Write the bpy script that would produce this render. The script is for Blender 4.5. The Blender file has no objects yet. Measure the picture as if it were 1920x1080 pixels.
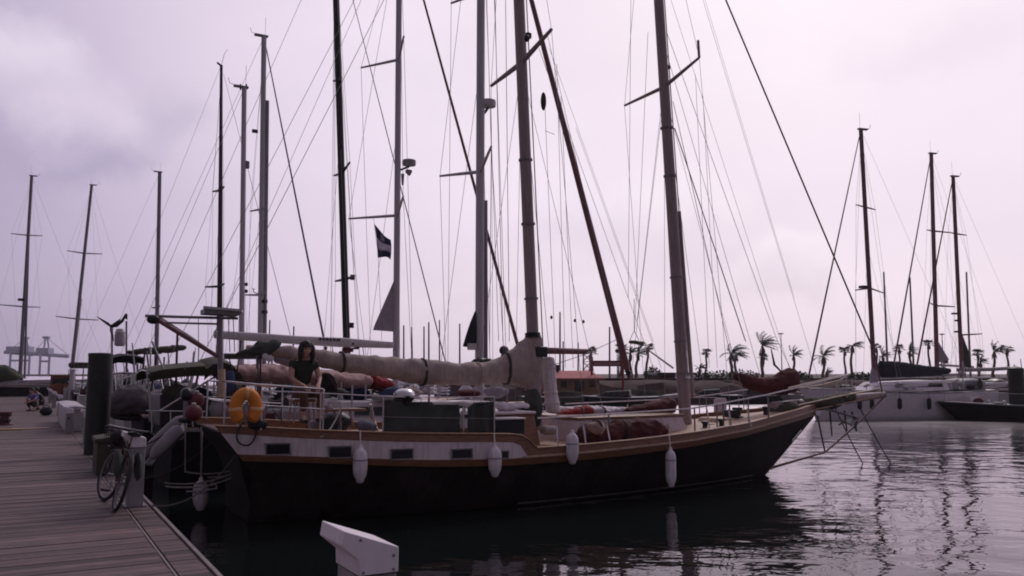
import bpy, bmesh, math, random
from mathutils import Vector, Matrix
random.seed(7)
R = math.radians
scene = bpy.context.scene
COL = scene.collection
V = Vector

# ------------------------------------------------------------------ camera
F = 1600.0                                   # focal length in photo pixels (1920 wide)
TH = math.atan(0.1)
CC, SS = math.cos(TH), math.sin(TH)
CAM = V((0, 0, 2.2))
cd = bpy.data.cameras.new('camera'); cam = bpy.data.objects.new('camera', cd); COL.objects.link(cam)
cam.location = CAM; cam.rotation_euler = (R(90) + TH, 0, 0)
cd.sensor_fit = 'HORIZONTAL'; cd.sensor_width = 36; cd.lens = 30; cd.clip_start = 0.1; cd.clip_end = 9000
scene.camera = cam

def ray(px, py):
    a = (px - 960) / F; b = (540 - py) / F
    return V((a, CC - b * SS, SS + b * CC))
def at(px, py, Y):
    r = ray(px, py); return CAM + r * (Y / r.y)
def onz(px, py, z):
    r = ray(px, py); return CAM + r * ((z - CAM.z) / r.z)
def proj(P):
    d = P - CAM; dep = CC * d.y + SS * d.z
    return 960 + F * d.x / dep, 540 - F * (-SS * d.y + CC * d.z) / dep
def z_at(y, py):
    b = (540 - py) / F
    return CAM.z + y * (b * CC + SS) / (CC - b * SS)
def lerp_tab(tab, x):
    if x <= tab[0][0]: return tab[0][1]
    for (x0, y0), (x1, y1) in zip(tab, tab[1:]):
        if x <= x1: return y0 + (y1 - y0) * (x - x0) / (x1 - x0)
    return tab[-1][1]

# ------------------------------------------------------------------ materials
def mat(name, col, rough=0.6, metal=0.0, var=0.25, scale=6.0, bump=0.0, stretch=(1, 1, 1), spec=0.5, coat=0.0, detail=5.0, streak=0.0, transl=0.0):
    m = bpy.data.materials.new(name); m.use_nodes = True
    nt = m.node_tree; N = nt.nodes; L = nt.links
    b = N['Principled BSDF']
    b.inputs['Roughness'].default_value = rough; b.inputs['Metallic'].default_value = metal
    b.inputs['Specular IOR Level'].default_value = spec
    b.inputs['Coat Weight'].default_value = coat
    tc = N.new('ShaderNodeTexCoord'); mp = N.new('ShaderNodeMapping'); mp.inputs['Scale'].default_value = stretch
    L.new(tc.outputs['Object'], mp.inputs['Vector'])
    nz = N.new('ShaderNodeTexNoise'); nz.inputs['Scale'].default_value = scale; nz.inputs['Detail'].default_value = detail
    nz.inputs['Roughness'].default_value = 0.62
    L.new(mp.outputs['Vector'], nz.inputs['Vector'])
    rp = N.new('ShaderNodeValToRGB')
    c = V(col)
    d = c * (1 - var); e = c * (1 + var)
    rp.color_ramp.elements[0].position = 0.3; rp.color_ramp.elements[0].color = (d[0], d[1], d[2], 1)
    rp.color_ramp.elements[1].position = 0.7; rp.color_ramp.elements[1].color = (min(e[0], .95), min(e[1], .95), min(e[2], .95), 1)
    L.new(nz.outputs['Fac'], rp.inputs['Fac'])
    out = rp.outputs['Color']
    if streak:
        n2 = N.new('ShaderNodeTexNoise'); n2.inputs['Scale'].default_value = 3.0; n2.inputs['Detail'].default_value = 4
        m2 = N.new('ShaderNodeMapping'); m2.inputs['Scale'].default_value = (5, 5, .6)
        L.new(tc.outputs['Object'], m2.inputs['Vector']); L.new(m2.outputs['Vector'], n2.inputs['Vector'])
        r2 = N.new('ShaderNodeValToRGB'); r2.color_ramp.elements[0].position = .45; r2.color_ramp.elements[1].position = .72
        L.new(n2.outputs['Fac'], r2.inputs['Fac'])
        mx = N.new('ShaderNodeMix'); mx.data_type = 'RGBA'; mx.blend_type = 'MULTIPLY'
        ml = N.new('ShaderNodeMath'); ml.operation = 'MULTIPLY'; ml.inputs[1].default_value = streak
        L.new(r2.outputs['Color'], ml.inputs[0]); L.new(ml.outputs[0], mx.inputs[0])
        L.new(out, mx.inputs[6]); mx.inputs[7].default_value = (.45, .36, .28, 1)
        out = mx.outputs[2]
    L.new(out, b.inputs['Base Color'])
    mr = N.new('ShaderNodeMapRange'); mr.inputs[3].default_value = max(rough - .12, .03); mr.inputs[4].default_value = min(rough + .12, 1)
    L.new(nz.outputs['Fac'], mr.inputs[0]); L.new(mr.outputs[0], b.inputs['Roughness'])
    if transl:                                          # thin cloth lets light through
        tb = N.new('ShaderNodeBsdfTranslucent'); ms = N.new('ShaderNodeMixShader'); ms.inputs[0].default_value = transl
        L.new(out, tb.inputs['Color']); L.new(b.outputs[0], ms.inputs[1]); L.new(tb.outputs[0], ms.inputs[2]); L.new(ms.outputs[0], N['Material Output'].inputs['Surface'])
    if bump:
        bp = N.new('ShaderNodeBump'); bp.inputs['Strength'].default_value = bump; bp.inputs['Distance'].default_value = 0.03
        L.new(nz.outputs['Fac'], bp.inputs['Height']); L.new(bp.outputs['Normal'], b.inputs['Normal'])
    return m

M = {}
M['black_hull'] = mat('black_hull_paint', (.028, .021, .023), .65, var=.5, scale=2.5, streak=.5, spec=.12)
M['white_line'] = mat('white_covered_wire', (.78, .72, .74), .5, var=.15, scale=12)
M['board'] = mat('white_translucent_board', (.70, .64, .72), .6, var=.08, scale=4, transl=.35)
M['white_paint'] = mat('white_topside_paint', (.70, .61, .64), .5, var=.1, scale=5, streak=.45)
M['varnish'] = mat('varnished_wood', (.23, .11, .06), .42, var=.35, scale=7, stretch=(1, 1, 8), coat=.2)
M['pale_wood'] = mat('pale_worn_wood', (.52, .38, .28), .55, var=.25, scale=9)
M['deck_teak'] = mat('weathered_teak', (.42, .27, .19), .6, var=.25, scale=8, stretch=(3, 3, 3))
M['mast_wood'] = mat('varnished_spar', (.33, .255, .255), .5, var=.25, scale=4, stretch=(6, 6, .5), bump=.1)
M['alu'] = mat('anodised_spar', (.46, .43, .47), .45, metal=.3, var=.15, scale=3, stretch=(4, 4, .4))
M['alu_dark'] = mat('dull_grey_spar', (.22, .20, .23), .5, metal=.2, var=.2, scale=3, stretch=(4, 4, .4))
M['carbon'] = mat('black_spar', (.012, .011, .014), .4, var=.3, scale=3)
M['red_spar'] = mat('brownish_red_spar', (.20, .09, .10), .55, var=.25, scale=3)
M['steel'] = mat('stainless_steel', (.62, .6, .62), .22, metal=1.0, var=.1, scale=10)
M['wire'] = mat('rigging_wire', (.34, .30, .34), .5, metal=.3, var=.2, scale=3)
M['dark_wire'] = mat('dark_rigging', (.05, .035, .045), .6, var=.3, scale=3)
M['rope'] = mat('pale_rope', (.34, .31, .30), .9, var=.3, scale=30, bump=.3)
M['dark_rope'] = mat('dark_rope', (.05, .04, .045), .9, var=.4, scale=30)
M['tan_canvas'] = mat('tan_canvas', (.41, .33, .305), .9, var=.22, scale=3.5, bump=.35, streak=.4)
M['pink_canvas'] = mat('pale_pinkish_canvas', (.42, .27, .255), .9, var=.15, scale=3, bump=.2)
M['red_canvas'] = mat('red_canvas', (.26, .02, .026), .85, var=.25, scale=4, bump=.2)
M['maroon_canvas'] = mat('maroon_canvas', (.085, .020, .024), .9, var=.35, scale=4, bump=.4)
M['green_canvas'] = mat('dark_green_canvas', (.055, .065, .06), .88, var=.3, scale=4, bump=.35)
M['olive_canvas'] = mat('olive_canvas', (.07, .065, .045), .9, var=.3, scale=4, bump=.3)
M['navy_canvas'] = mat('navy_canvas', (.022, .026, .036), .9, var=.3, scale=4, bump=.35)
M['blue_cloth'] = mat('blue_cloth', (.04, .06, .14), .9, var=.3, scale=5, bump=.2)
M['sail'] = mat('greyish_sailcloth', (.33, .29, .34), .8, var=.15, scale=5, bump=.15)
M['white_sail'] = mat('white_sailcloth', (.66, .6, .64), .8, var=.12, scale=6, bump=.4)
M['gelcoat'] = mat('white_gelcoat', (.56, .52, .55), .35, var=.08, scale=2, streak=.25)
M['grey_gelcoat'] = mat('pale_grey_gelcoat', (.30, .275, .30), .4, var=.1, scale=2, streak=.3)
M['navy_hull'] = mat('navy_hull_paint', (.016, .016, .022), .7, var=.3, scale=2, spec=.1, streak=.3)
M['basket'] = mat('dark_basket', (.02, .02, .02), .8, var=.3, scale=20)
M['glass'] = mat('dark_window_glass', (.012, .013, .016), .08, var=.2, scale=3)
M['rubber'] = mat('black_rubber', (.015, .014, .015), .75, var=.3, scale=12)
M['fender'] = mat('white_vinyl', (.80, .72, .80), .45, var=.12, scale=9, streak=.5)
M['orange'] = mat('orange_vinyl', (.70, .215, .016), .6, var=.12, scale=7)
M['grey_tube'] = mat('grey_dinghy_fabric', (.25, .22, .25), .6, var=.15, scale=6)
M['plastic_white'] = mat('white_moulded_plastic', (.80, .73, .80), .4, var=.07, scale=5, streak=.12)
M['pedestal'] = mat('grey_white_moulding', (.5, .45, .5), .5, var=.1, scale=5, streak=.3)
M['pile'] = mat('dark_green_pile', (.016, .022, .019), .55, var=.4, scale=6, streak=.3)
M['quay'] = mat('brown_stone_quay', (.085, .055, .052), .95, var=.4, scale=1.2, bump=.5)
M['land'] = mat('dusty_ground', (.11, .085, .08), .95, var=.2, scale=.2)
M['roof_red'] = mat('red_roof', (.50, .17, .17), .8, var=.2, scale=1.5)
M['ochre_wall'] = mat('ochre_wall', (.24, .15, .10), .9, var=.25, scale=1)
M['sign_red'] = mat('red_sign_frame', (.22, .02, .035), .6, var=.2, scale=3)
M['sign_pale'] = mat('faded_sign_panel', (.30, .17, .2), .7, var=.2, scale=3)
M['trunk'] = mat('palm_trunk', (.14, .1, .085), .95, var=.4, scale=5, bump=.5)
M['frond'] = mat('palm_leaf', (.045, .055, .035), .7, var=.5, scale=3)
M['dead_frond'] = mat('dry_palm_leaf', (.12, .08, .055), .85, var=.4, scale=3)
M['shrub'] = mat('shrub_leaf', (.045, .06, .032), .8, var=.5, scale=2)
M['crane'] = mat('haze_paled_crane', (.42, .42, .56), .7, var=.15, scale=.1)  # distance haze put into the colour: cranes made paler and bluer
M['rust'] = mat('rust_red_paint', (.20, .055, .035), .75, var=.4, scale=3)
M['skin'] = mat('skin', (.45, .25, .19), .55, var=.1, scale=8)
M['hair'] = mat('dark_hair', (.018, .012, .012), .6, var=.4, scale=25)
M['green_shirt'] = mat('dark_green_shirt', (.022, .028, .02), .9, var=.25, scale=9, bump=.2)
M['brown_cloth'] = mat('brown_trousers', (.10, .04, .03), .9, var=.25, scale=9, bump=.2)
M['dark_cloth'] = mat('dark_cloth', (.02, .018, .024), .9, var=.3, scale=9, bump=.2)
M['blue_shirt'] = mat('blue_shirt', (.08, .09, .42), .9, var=.2, scale=9)
M['white_cloth'] = mat('white_cloth', (.6, .55, .6), .9, var=.15, scale=9)
M['dark_flag'] = mat('navy_flag_cloth', (.07, .06, .13), .85, var=.3, scale=8, transl=.45)
M['pale_flag'] = mat('pale_flag_cloth', (.6, .54, .64), .85, var=.2, scale=8, transl=.55)
M['decal'] = mat('dark_lettering', (.06, .05, .07), .6, var=.1, scale=8)
M['solar'] = mat('solar_glass', (.02, .022, .035), .15, var=.3, scale=3)
M['ochre'] = mat('ochre_board', (.32, .2, .06), .8, var=.2, scale=5)

def M_pier():
    m = mat('weathered_boardwalk', (.130, .084, .083), .72, var=.3, scale=5)
    nt = m.node_tree; N = nt.nodes; L = nt.links; b = N['Principled BSDF']
    ramp = [n for n in N if n.type == 'VALTORGB'][0]
    at_ = N.new('ShaderNodeAttribute'); at_.attribute_name = 'tone'
    tc = [n for n in N if n.type == 'TEX_COORD'][0]
    mp = N.new('ShaderNodeMapping'); mp.inputs['Rotation'].default_value = (0, 0, -R(29.56)); mp.inputs['Scale'].default_value = (1.2, 28, 1)
    L.new(tc.outputs['Object'], mp.inputs['Vector'])
    g = N.new('ShaderNodeTexNoise'); g.inputs['Scale'].default_value = 2.2; g.inputs['Detail'].default_value = 6; g.inputs['Roughness'].default_value = .7
    L.new(mp.outputs['Vector'], g.inputs['Vector'])
    r2 = N.new('ShaderNodeMapRange'); r2.inputs[1].default_value = .3; r2.inputs[2].default_value = .7; r2.inputs[3].default_value = .5; r2.inputs[4].default_value = 1.45
    L.new(g.outputs['Fac'], r2.inputs[0])
    ml = N.new('ShaderNodeMath'); ml.operation = 'MULTIPLY'
    L.new(r2.outputs[0], ml.inputs[0]); L.new(at_.outputs['Fac'], ml.inputs[1])
    mx = N.new('ShaderNodeVectorMath'); mx.operation = 'SCALE'
    L.new(ramp.outputs['Color'], mx.inputs[0]); L.new(ml.outputs[0], mx.inputs['Scale'])
    L.new(mx.outputs[0], b.inputs['Base Color'])
    bp = N.new('ShaderNodeBump'); bp.inputs['Strength'].default_value = .35; bp.inputs['Distance'].default_value = .01
    L.new(g.outputs['Fac'], bp.inputs['Height']); L.new(bp.outputs['Normal'], b.inputs['Normal'])
    return m
M['pier'] = M_pier()

def M_water():
    m = bpy.data.materials.new('harbour_water'); m.use_nodes = True
    nt = m.node_tree; N = nt.nodes; L = nt.links; N.remove(N['Principled BSDF'])
    df = N.new('ShaderNodeBsdfDiffuse'); df.inputs['Color'].default_value = (.009, .013, .012, 1)      # the murky body of the water
    b = N.new('ShaderNodeBsdfGlossy'); b.inputs['Color'].default_value = (1, .925, 1, 1)
    fz = N.new('ShaderNodeFresnel'); fz.inputs['IOR'].default_value = 1.36
    ms = N.new('ShaderNodeMixShader'); L.new(fz.outputs[0], ms.inputs[0]); L.new(df.outputs[0], ms.inputs[1]); L.new(b.outputs[0], ms.inputs[2]); L.new(ms.outputs[0], N['Material Output'].inputs['Surface'])
    tc = N.new('ShaderNodeTexCoord')
    def noise(scale, rot, st, det):
        mp = N.new('ShaderNodeMapping'); mp.inputs['Rotation'].default_value = (0, 0, rot); mp.inputs['Scale'].default_value = st
        L.new(tc.outputs['Object'], mp.inputs['Vector'])
        n = N.new('ShaderNodeTexNoise'); n.inputs['Scale'].default_value = scale; n.inputs['Detail'].default_value = det; n.inputs['Roughness'].default_value = .5
        n.inputs['Distortion'].default_value = .4
        L.new(mp.outputs['Vector'], n.inputs['Vector']); return n.outputs['Fac']
    def math_(op, a, b_):
        x = N.new('ShaderNodeMath'); x.operation = op
        for i, s in enumerate((a, b_)):
            if isinstance(s, (int, float)): x.inputs[i].default_value = s
            else: L.new(s, x.inputs[i])
        return x.outputs[0]
    big = noise(.35, .5, (1, 1, 1), 2)                     # cat's-paw patches: where the breeze reaches
    a = noise(1.5, .35, (.75, 1.2, 1), 2)
    c = noise(4.2, -.3, (.8, 1.25, 1), 2)
    g = noise(.62, .1, (.8, 1.3, 1), 1)
    h = math_('ADD', math_('ADD', math_('MULTIPLY', a, 1.0), math_('MULTIPLY', c, .27)), math_('MULTIPLY', g, 1.1))
    # breeze mask: calmer in the lee of the hulls (left), livelier on the open side (right)
    sx = N.new('ShaderNodeSeparateXYZ'); L.new(tc.outputs['Object'], sx.inputs[0])
    mr = N.new('ShaderNodeMapRange'); mr.inputs[1].default_value = 0; mr.inputs[2].default_value = 7; mr.inputs[3].default_value = .35; mr.inputs[4].default_value = 1.0
    L.new(sx.outputs[0], mr.inputs[0])
    k = N.new('ShaderNodeMapRange'); k.inputs[1].default_value = .35; k.inputs[2].default_value = .65; k.inputs[3].default_value = .55; k.inputs[4].default_value = 1.2
    L.new(big, k.inputs[0])
    h = math_('MULTIPLY', h, math_('MULTIPLY', mr.outputs[0], k.outputs[0]))
    # open water beyond the moorings: wavelets too small to draw one by one act as roughness
    ro = N.new('ShaderNodeMapRange'); ro.inputs[1].default_value = 20; ro.inputs[2].default_value = 48; ro.inputs[3].default_value = .012; ro.inputs[4].default_value = .29
    L.new(sx.outputs[1], ro.inputs[0]); L.new(ro.outputs[0], b.inputs['Roughness'])
    bp = N.new('ShaderNodeBump'); bp.inputs['Strength'].default_value = 1.0; bp.inputs['Distance'].default_value = WATER_D
    L.new(h, bp.inputs['Height']); L.new(bp.outputs['Normal'], b.inputs['Normal']); L.new(bp.outputs['Normal'], fz.inputs['Normal'])
    return m
WATER_D = .03
M['water'] = M_water()

# ------------------------------------------------------------------ mesh helpers
def frame_of(d):
    d = d.normalized(); u = V((0, 0, 1)) if abs(d.z) < .95 else V((1, 0, 0))
    x = u.cross(d).normalized(); return x, d.cross(x).normalized()

class MB:
    def __init__(s): s.v = []; s.f = []; s.tone = {}
    def add(s, vs, fs):
        o = len(s.v); s.v += [V(p) for p in vs]; s.f += [tuple(i + o for i in f) for f in fs]; return s
    def box(s, c, size, X=V((1, 0, 0)), Y=V((0, 1, 0)), Z=V((0, 0, 1))):
        c = V(c); hx, hy, hz = X * size[0] / 2, Y * size[1] / 2, Z * size[2] / 2
        vs = [c + hx * a + hy * b + hz * d for d in (-1, 1) for a, b in ((-1, -1), (1, -1), (1, 1), (-1, 1))]
        fs = [(3, 2, 1, 0), (4, 5, 6, 7), (0, 1, 5, 4), (1, 2, 6, 5), (2, 3, 7, 6), (3, 0, 4, 7)]
        return s.add(vs, fs)
    def loft(s, rings, caps=True, closed=True):
        n = len(rings[0]); vs = [p for r in rings for p in r]; fs = []
        for i in range(len(rings) - 1):
            for j in range(n if closed else n - 1):
                k = (j + 1) % n
                fs.append((i * n + j, i * n + k, (i + 1) * n + k, (i + 1) * n + j))
        if caps and closed:
            fs.append(tuple(reversed(range(n)))); fs.append(tuple((len(rings) - 1) * n + j for j in range(n)))
        return s.add(vs, fs)
    def tube(s, pts, r, n=8, sq=1.0):
        pts = [V(p) for p in pts]; rs = r if isinstance(r, (list, tuple)) else [r] * len(pts)
        rings = []; x = None
        for i, p in enumerate(pts):
            d = pts[min(i + 1, len(pts) - 1)] - pts[max(i - 1, 0)]
            if d.length < 1e-9: d = V((0, 0, 1))
            if x is None: x, y = frame_of(d)
            else:
                dn = d.normalized(); x = (x - dn * x.dot(dn)).normalized(); y = dn.cross(x)
            rings.append([p + (x * math.cos(2 * math.pi * j / n) + y * sq * math.sin(2 * math.pi * j / n)) * rs[i] for j in range(n)])
        return s.loft(rings)
    def lathe(s, prof, o, n=16, axis=V((0, 0, 1))):
        x, y = frame_of(axis); o = V(o)
        return s.loft([[o + axis * z + (x * math.cos(2 * math.pi * j / n) + y * math.sin(2 * math.pi * j / n)) * max(r, 1e-4) for j in range(n)] for r, z in prof])
    def ball(s, c, rad, n=12, m=8, jit=0.0):
        c = V(c); rad = V(rad) if not isinstance(rad, (int, float)) else V((rad,) * 3); rings = []
        for i in range(m + 1):
            t = math.pi * i / m; rr = max(math.sin(t), .01)
            rings.append([c + V((rad.x * rr * math.cos(2 * math.pi * j / n), rad.y * rr * math.sin(2 * math.pi * j / n), -rad.z * math.cos(t))) * (1 + random.uniform(-jit, jit)) for j in range(n)])
        return s.loft(rings)
    def prism(s, poly, ext):
        poly = [V(p) for p in poly]; ext = V(ext); n = len(poly)
        return s.add(poly + [p + ext for p in poly], [tuple(reversed(range(n))), tuple(range(n, 2 * n))] + [(i, (i + 1) % n, n + (i + 1) % n, n + i) for i in range(n)])
    def sheet(s, rows, th=.004):
        """a cloth: grid of points given a little thickness"""
        nr, nc = len(rows), len(rows[0]); nrm = ((rows[0][-1] - rows[0][0]).cross(rows[-1][0] - rows[0][0])).normalized() * th
        vs = [p for r in rows for p in r]; N_ = nr * nc; vs2 = [p + nrm for p in vs]; fs = []
        for i in range(nr - 1):
            for j in range(nc - 1):
                q = (i * nc + j, i * nc + j + 1, (i + 1) * nc + j + 1, (i + 1) * nc + j)
                fs.append(tuple(reversed(q))); fs.append(tuple(N_ + k for k in q))
        edge = [j for j in range(nc)] + [i * nc + nc - 1 for i in range(1, nr)] + [(nr - 1) * nc + j for j in range(nc - 2, -1, -1)] + [i * nc for i in range(nr - 2, 0, -1)]
        for a, b in zip(edge, edge[1:] + edge[:1]): fs.append((a, b, N_ + b, N_ + a))
        return s.add(vs + vs2, fs)
    def build(s, name, m, parent=None, smooth=40, bevel=0.0, sub=0):
        off = V((0, 0, 0)); p = parent
        while p is not None: off = off + p.location; p = p.parent
        me = bpy.data.meshes.new(name); me.from_pydata([v - off for v in s.v], [], s.f)
        bm = bmesh.new(); bm.from_mesh(me); bmesh.ops.recalc_face_normals(bm, faces=bm.faces); bm.to_mesh(me); bm.free()
        me.materials.append(m if not isinstance(m, str) else M[m])
        if smooth:
            me.shade_smooth(); me.set_sharp_from_angle(angle=R(smooth))
        o = bpy.data.objects.new(name, me); COL.objects.link(o); o.parent = parent
        if bevel:
            b = o.modifiers.new('bevel', 'BEVEL'); b.width = bevel; b.segments = 2; b.limit_method = 'ANGLE'; b.angle_limit = R(35)
        if sub:
            b = o.modifiers.new('sub', 'SUBSURF'); b.levels = sub; b.render_levels = sub
        return o

def tag(o, label, cat, group=None):
    o['label'] = label; o['category'] = cat
    if group: o['group'] = group
    return o
def thing(name, label, cat, loc=(0, 0, 0), group=None):
    o = bpy.data.objects.new(name, None); COL.objects.link(o); o.location = loc; o.empty_display_size = .1
    return tag(o, label, cat, group)
def kind(o, k): o['kind'] = k; return o
def copy_tree(o, parent=None):
    c = o.copy(); COL.objects.link(c); c.parent = parent
    for ch in o.children: copy_tree(ch, c)
    return c
def line(name, pts, r, m, parent, n=5):
    return MB().tube(pts, r, n).build(name, m, parent)
def sag(a, b, drop, n=10):
    return [a.lerp(b, i / n) - V((0, 0, drop * 4 * (i / n) * (1 - i / n))) for i in range(n + 1)]

class Fr:
    """a boat's own frame: s metres forward of the stern, n metres to starboard, z up"""
    def __init__(f, S, h):
        f.S = V((S[0], S[1], 0)); hv = V((h[0], h[1], 0)).normalized(); f.h = hv; f.n = V((hv.y, -hv.x, 0))
    def P(f, s, n, z): return f.S + f.h * s + f.n * n + V((0, 0, z))
    def pick(f, px, py, n=0.0):
        r = ray(px, py); t = (n - (CAM - f.S).dot(f.n)) / r.dot(f.n); return CAM + r * t
    def s_of(f, P): return (P - f.S).dot(f.h)
UP = V((0, 0, 1))
# ------------------------------------------------------------------ sky and sun
SUN_EL, SUN_AZ = 42.0, 24.0                     # azimuth measured to the right of the view direction (+Y)
sd = V((math.cos(R(SUN_EL)) * math.sin(R(SUN_AZ)), math.cos(R(SUN_EL)) * math.cos(R(SUN_AZ)), math.sin(R(SUN_EL))))
w = bpy.data.worlds.new('World'); scene.world = w; w.use_nodes = True
nt = w.node_tree; N = nt.nodes; L = nt.links
bg = N['Background']
def vm(op, a, b=None, sc=None):
    x = N.new('ShaderNodeVectorMath'); x.operation = op
    for i, s in enumerate((a, b)):
        if s is None: continue
        if isinstance(s, (tuple, Vector)): x.inputs[i].default_value = s[:3]
        else: L.new(s, x.inputs[i])
    if sc is not None:
        if isinstance(sc, (int, float)): x.inputs['Scale'].default_value = sc
        else: L.new(sc, x.inputs['Scale'])
    return x
def fm(op, a, b=0.0, c=0.0):
    x = N.new('ShaderNodeMath'); x.operation = op
    for i, s in enumerate((a, b, c)):
        if isinstance(s, (int, float)): x.inputs[i].default_value = s
        else: L.new(s, x.inputs[i])
    return x.outputs[0]
def mixc(f, a, b, mode='MIX'):
    x = N.new('ShaderNodeMix'); x.data_type = 'RGBA'; x.blend_type = mode
    for i, s in ((0, f), (6, a), (7, b)):
        if isinstance(s, (int, float)): x.inputs[i].default_value = s
        elif isinstance(s, tuple): x.inputs[i].default_value = (*s[:3], 1)
        else: L.new(s, x.inputs[i])
    return x.outputs[2]
tc = N.new('ShaderNodeTexCoord'); D = vm('NORMALIZE', tc.outputs['Generated']).outputs[0]
sky = N.new('ShaderNodeTexSky'); sky.sky_type = 'NISHITA'; sky.sun_disc = False
sky.sun_elevation = R(SUN_EL); sky.sun_rotation = R(SUN_AZ); sky.dust_density = 3.0; sky.air_density = 1.2
blue = mixc(1.0, sky.outputs['Color'], (.088, .070, .078), 'MULTIPLY')        # clear sky at about 0.08 of its physical strength, with the camera's pinkish cast
# the bright cloud veil: brightest round the hidden sun, darker and bluer away from it
GL = V((math.cos(R(26)) * math.sin(R(17)), math.cos(R(26)) * math.cos(R(17)), math.sin(R(26))))
ang = fm('ARCCOSINE', vm('DOT_PRODUCT', D, GL).outputs['Value'])
rp = N.new('ShaderNodeValToRGB'); L.new(fm('DIVIDE', ang, math.pi), rp.inputs['Fac'])
els = [(0.0, (1.0, .925, 1.0)), (.03, (.985, .90, .99)), (.08, (.925, .82, .93)), (.14, (.885, .775, .895)), (.19, (.825, .715, .85)), (.235, (.62, .53, .70)), (.28, (.43, .365, .525)), (.335, (.31, .268, .365)), (.42, (.205, .174, .225)), (.55, (.165, .138, .173)), (1.0, (.13, .108, .136))]
cr = rp.color_ramp; cr.interpolation = 'B_SPLINE'
while len(cr.elements) < len(els): cr.elements.new(.5)
for e, (p, c) in zip(cr.elements, els): e.position = p; e.color = (*c, 1)
veil = rp.outputs['Color']
# broad soft unevenness of the veil
sp = N.new('ShaderNodeSeparateXYZ'); L.new(D, sp.inputs[0])
mpw = N.new('ShaderNodeMapping'); mpw.inputs['Scale'].default_value = (1, 1, 2.2); L.new(D, mpw.inputs['Vector'])
nz = N.new('ShaderNodeTexNoise'); nz.inputs['Scale'].default_value = 3.2; nz.inputs['Detail'].default_value = 5; nz.inputs['Roughness'].default_value = .48
L.new(mpw.outputs[0], nz.inputs['Vector'])
nv = N.new('ShaderNodeMapRange'); nv.inputs[1].default_value = .3; nv.inputs[2].default_value = .7; nv.inputs[3].default_value = .94; nv.inputs[4].default_value = 1.045
L.new(nz.outputs['Fac'], nv.inputs[0])
veil = vm('SCALE', veil, sc=nv.outputs[0]).outputs[0]
# low haze along the horizon takes the glow down a little
# heaped clouds, each a warped soft-edged body standing in a direction of its own
wz = N.new('ShaderNodeTexNoise'); wz.inputs['Scale'].default_value = 7; wz.inputs['Detail'].default_value = 8; wz.inputs['Roughness'].default_value = .6
L.new(D, wz.inputs['Vector'])
warp = vm('SCALE', vm('SUBTRACT', wz.outputs['Color'], (.5, .5, .5)).outputs[0], sc=.15).outputs[0]
DW = vm('ADD', D, warp).outputs[0]
def cloud(px, py, rx, ry, amount, soft, col_top, col_bot, base):
    """one cloud body: widths in degrees"""
    c = ray(px, py).normalized(); e = V((c.y, -c.x, 0)).normalized(); u = e.cross(c) * 1.0
    if u.z < 0: u = -u
    x = fm('DIVIDE', vm('DOT_PRODUCT', DW, e).outputs['Value'], math.sin(R(rx)))
    yv = fm('DIVIDE', vm('DOT_PRODUCT', DW, u).outputs['Value'], math.sin(R(ry)))
    d = fm('SQRT', fm('ADD', fm('MULTIPLY', x, x), fm('MULTIPLY', yv, yv)))
    s = N.new('ShaderNodeMapRange'); s.interpolation_type = 'SMOOTHSTEP'
    s.inputs[1].default_value = 1.0 + soft; s.inputs[2].default_value = 1.0 - soft; s.inputs[3].default_value = 0; s.inputs[4].default_value = amount
    L.new(d, s.inputs[0])
    front = N.new('ShaderNodeMath'); front.operation = 'GREATER_THAN'; front.inputs[1].default_value = .5
    L.new(vm('DOT_PRODUCT', D, c).outputs['Value'], front.inputs[0])
    f = fm('MULTIPLY', s.outputs[0], front.outputs[0])
    t = N.new('ShaderNodeMapRange'); t.interpolation_type = 'SMOOTHSTEP'; t.inputs[1].default_value = -.8; t.inputs[2].default_value = .7; L.new(yv, t.inputs[0])
    return mixc(f, base, mixc(t.outputs[0], col_bot, col_top))
veil = cloud(35, 160, 4.4, 4.6, 1.0, .28, (.80, .70, .845), (.48, .405, .575), veil)
veil = cloud(180, 235, 3.8, 2.8, .95, .34, (.76, .66, .81), (.47, .405, .575), veil)
veil = cloud(325, 200, 1.5, 1.6, .6, .6, (.66, .575, .72), (.54, .47, .63), veil)
veil = cloud(180, 540, 7, 1.6, .4, .7, (.54, .465, .595), (.47, .40, .55), veil)
veil = cloud(1480, 500, 3.4, 1.9, .7, .35, (.98, .89, .985), (.78, .685, .795), veil)
veil = cloud(1270, 430, 4.8, 3.4, .75, .45, (.96, .87, .965), (.79, .69, .805), veil)
veil = cloud(1090, 420, 3.2, 2.2, .6, .5, (.93, .83, .94), (.78, .68, .80), veil)
veil = cloud(1000, 560, 9, 1.1, .35, .7, (.88, .785, .89), (.77, .67, .79), veil)
veil = cloud(1740, 60, 5.5, 2.2, .5, .7, (.94, .85, .94), (.80, .70, .815), veil)
col = mixc(.92, blue, veil)
L.new(col, bg.inputs['Color']); bg.inputs['Strength'].default_value = 1.0
ld = bpy.data.lights.new('sun', 'SUN'); ld.energy = .8; ld.angle = R(12); ld.color = (1, .93, .86)
lo = bpy.data.objects.new('sun', ld); COL.objects.link(lo); lo.rotation_euler = (-sd).to_track_quat('-Z', 'Y').to_euler()
scene.view_settings.view_transform = 'Standard'; scene.view_settings.look = 'None'; scene.view_settings.exposure = 0; scene.view_settings.gamma = 1
scene.cycles.filter_width = 1.9
scene.cycles.max_bounces = 6; scene.cycles.volume_bounces = 1; scene.cycles.use_denoising = True

# ------------------------------------------------------------------ water, far land
b = MB(); b.add([(-1500, -60, 0), (1500, -60, 0), (1500, 1500, 0), (-1500, 1500, 0)], [(0, 1, 2, 3)])
kind(b.build('water', M['water'], smooth=0), 'structure')

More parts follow.
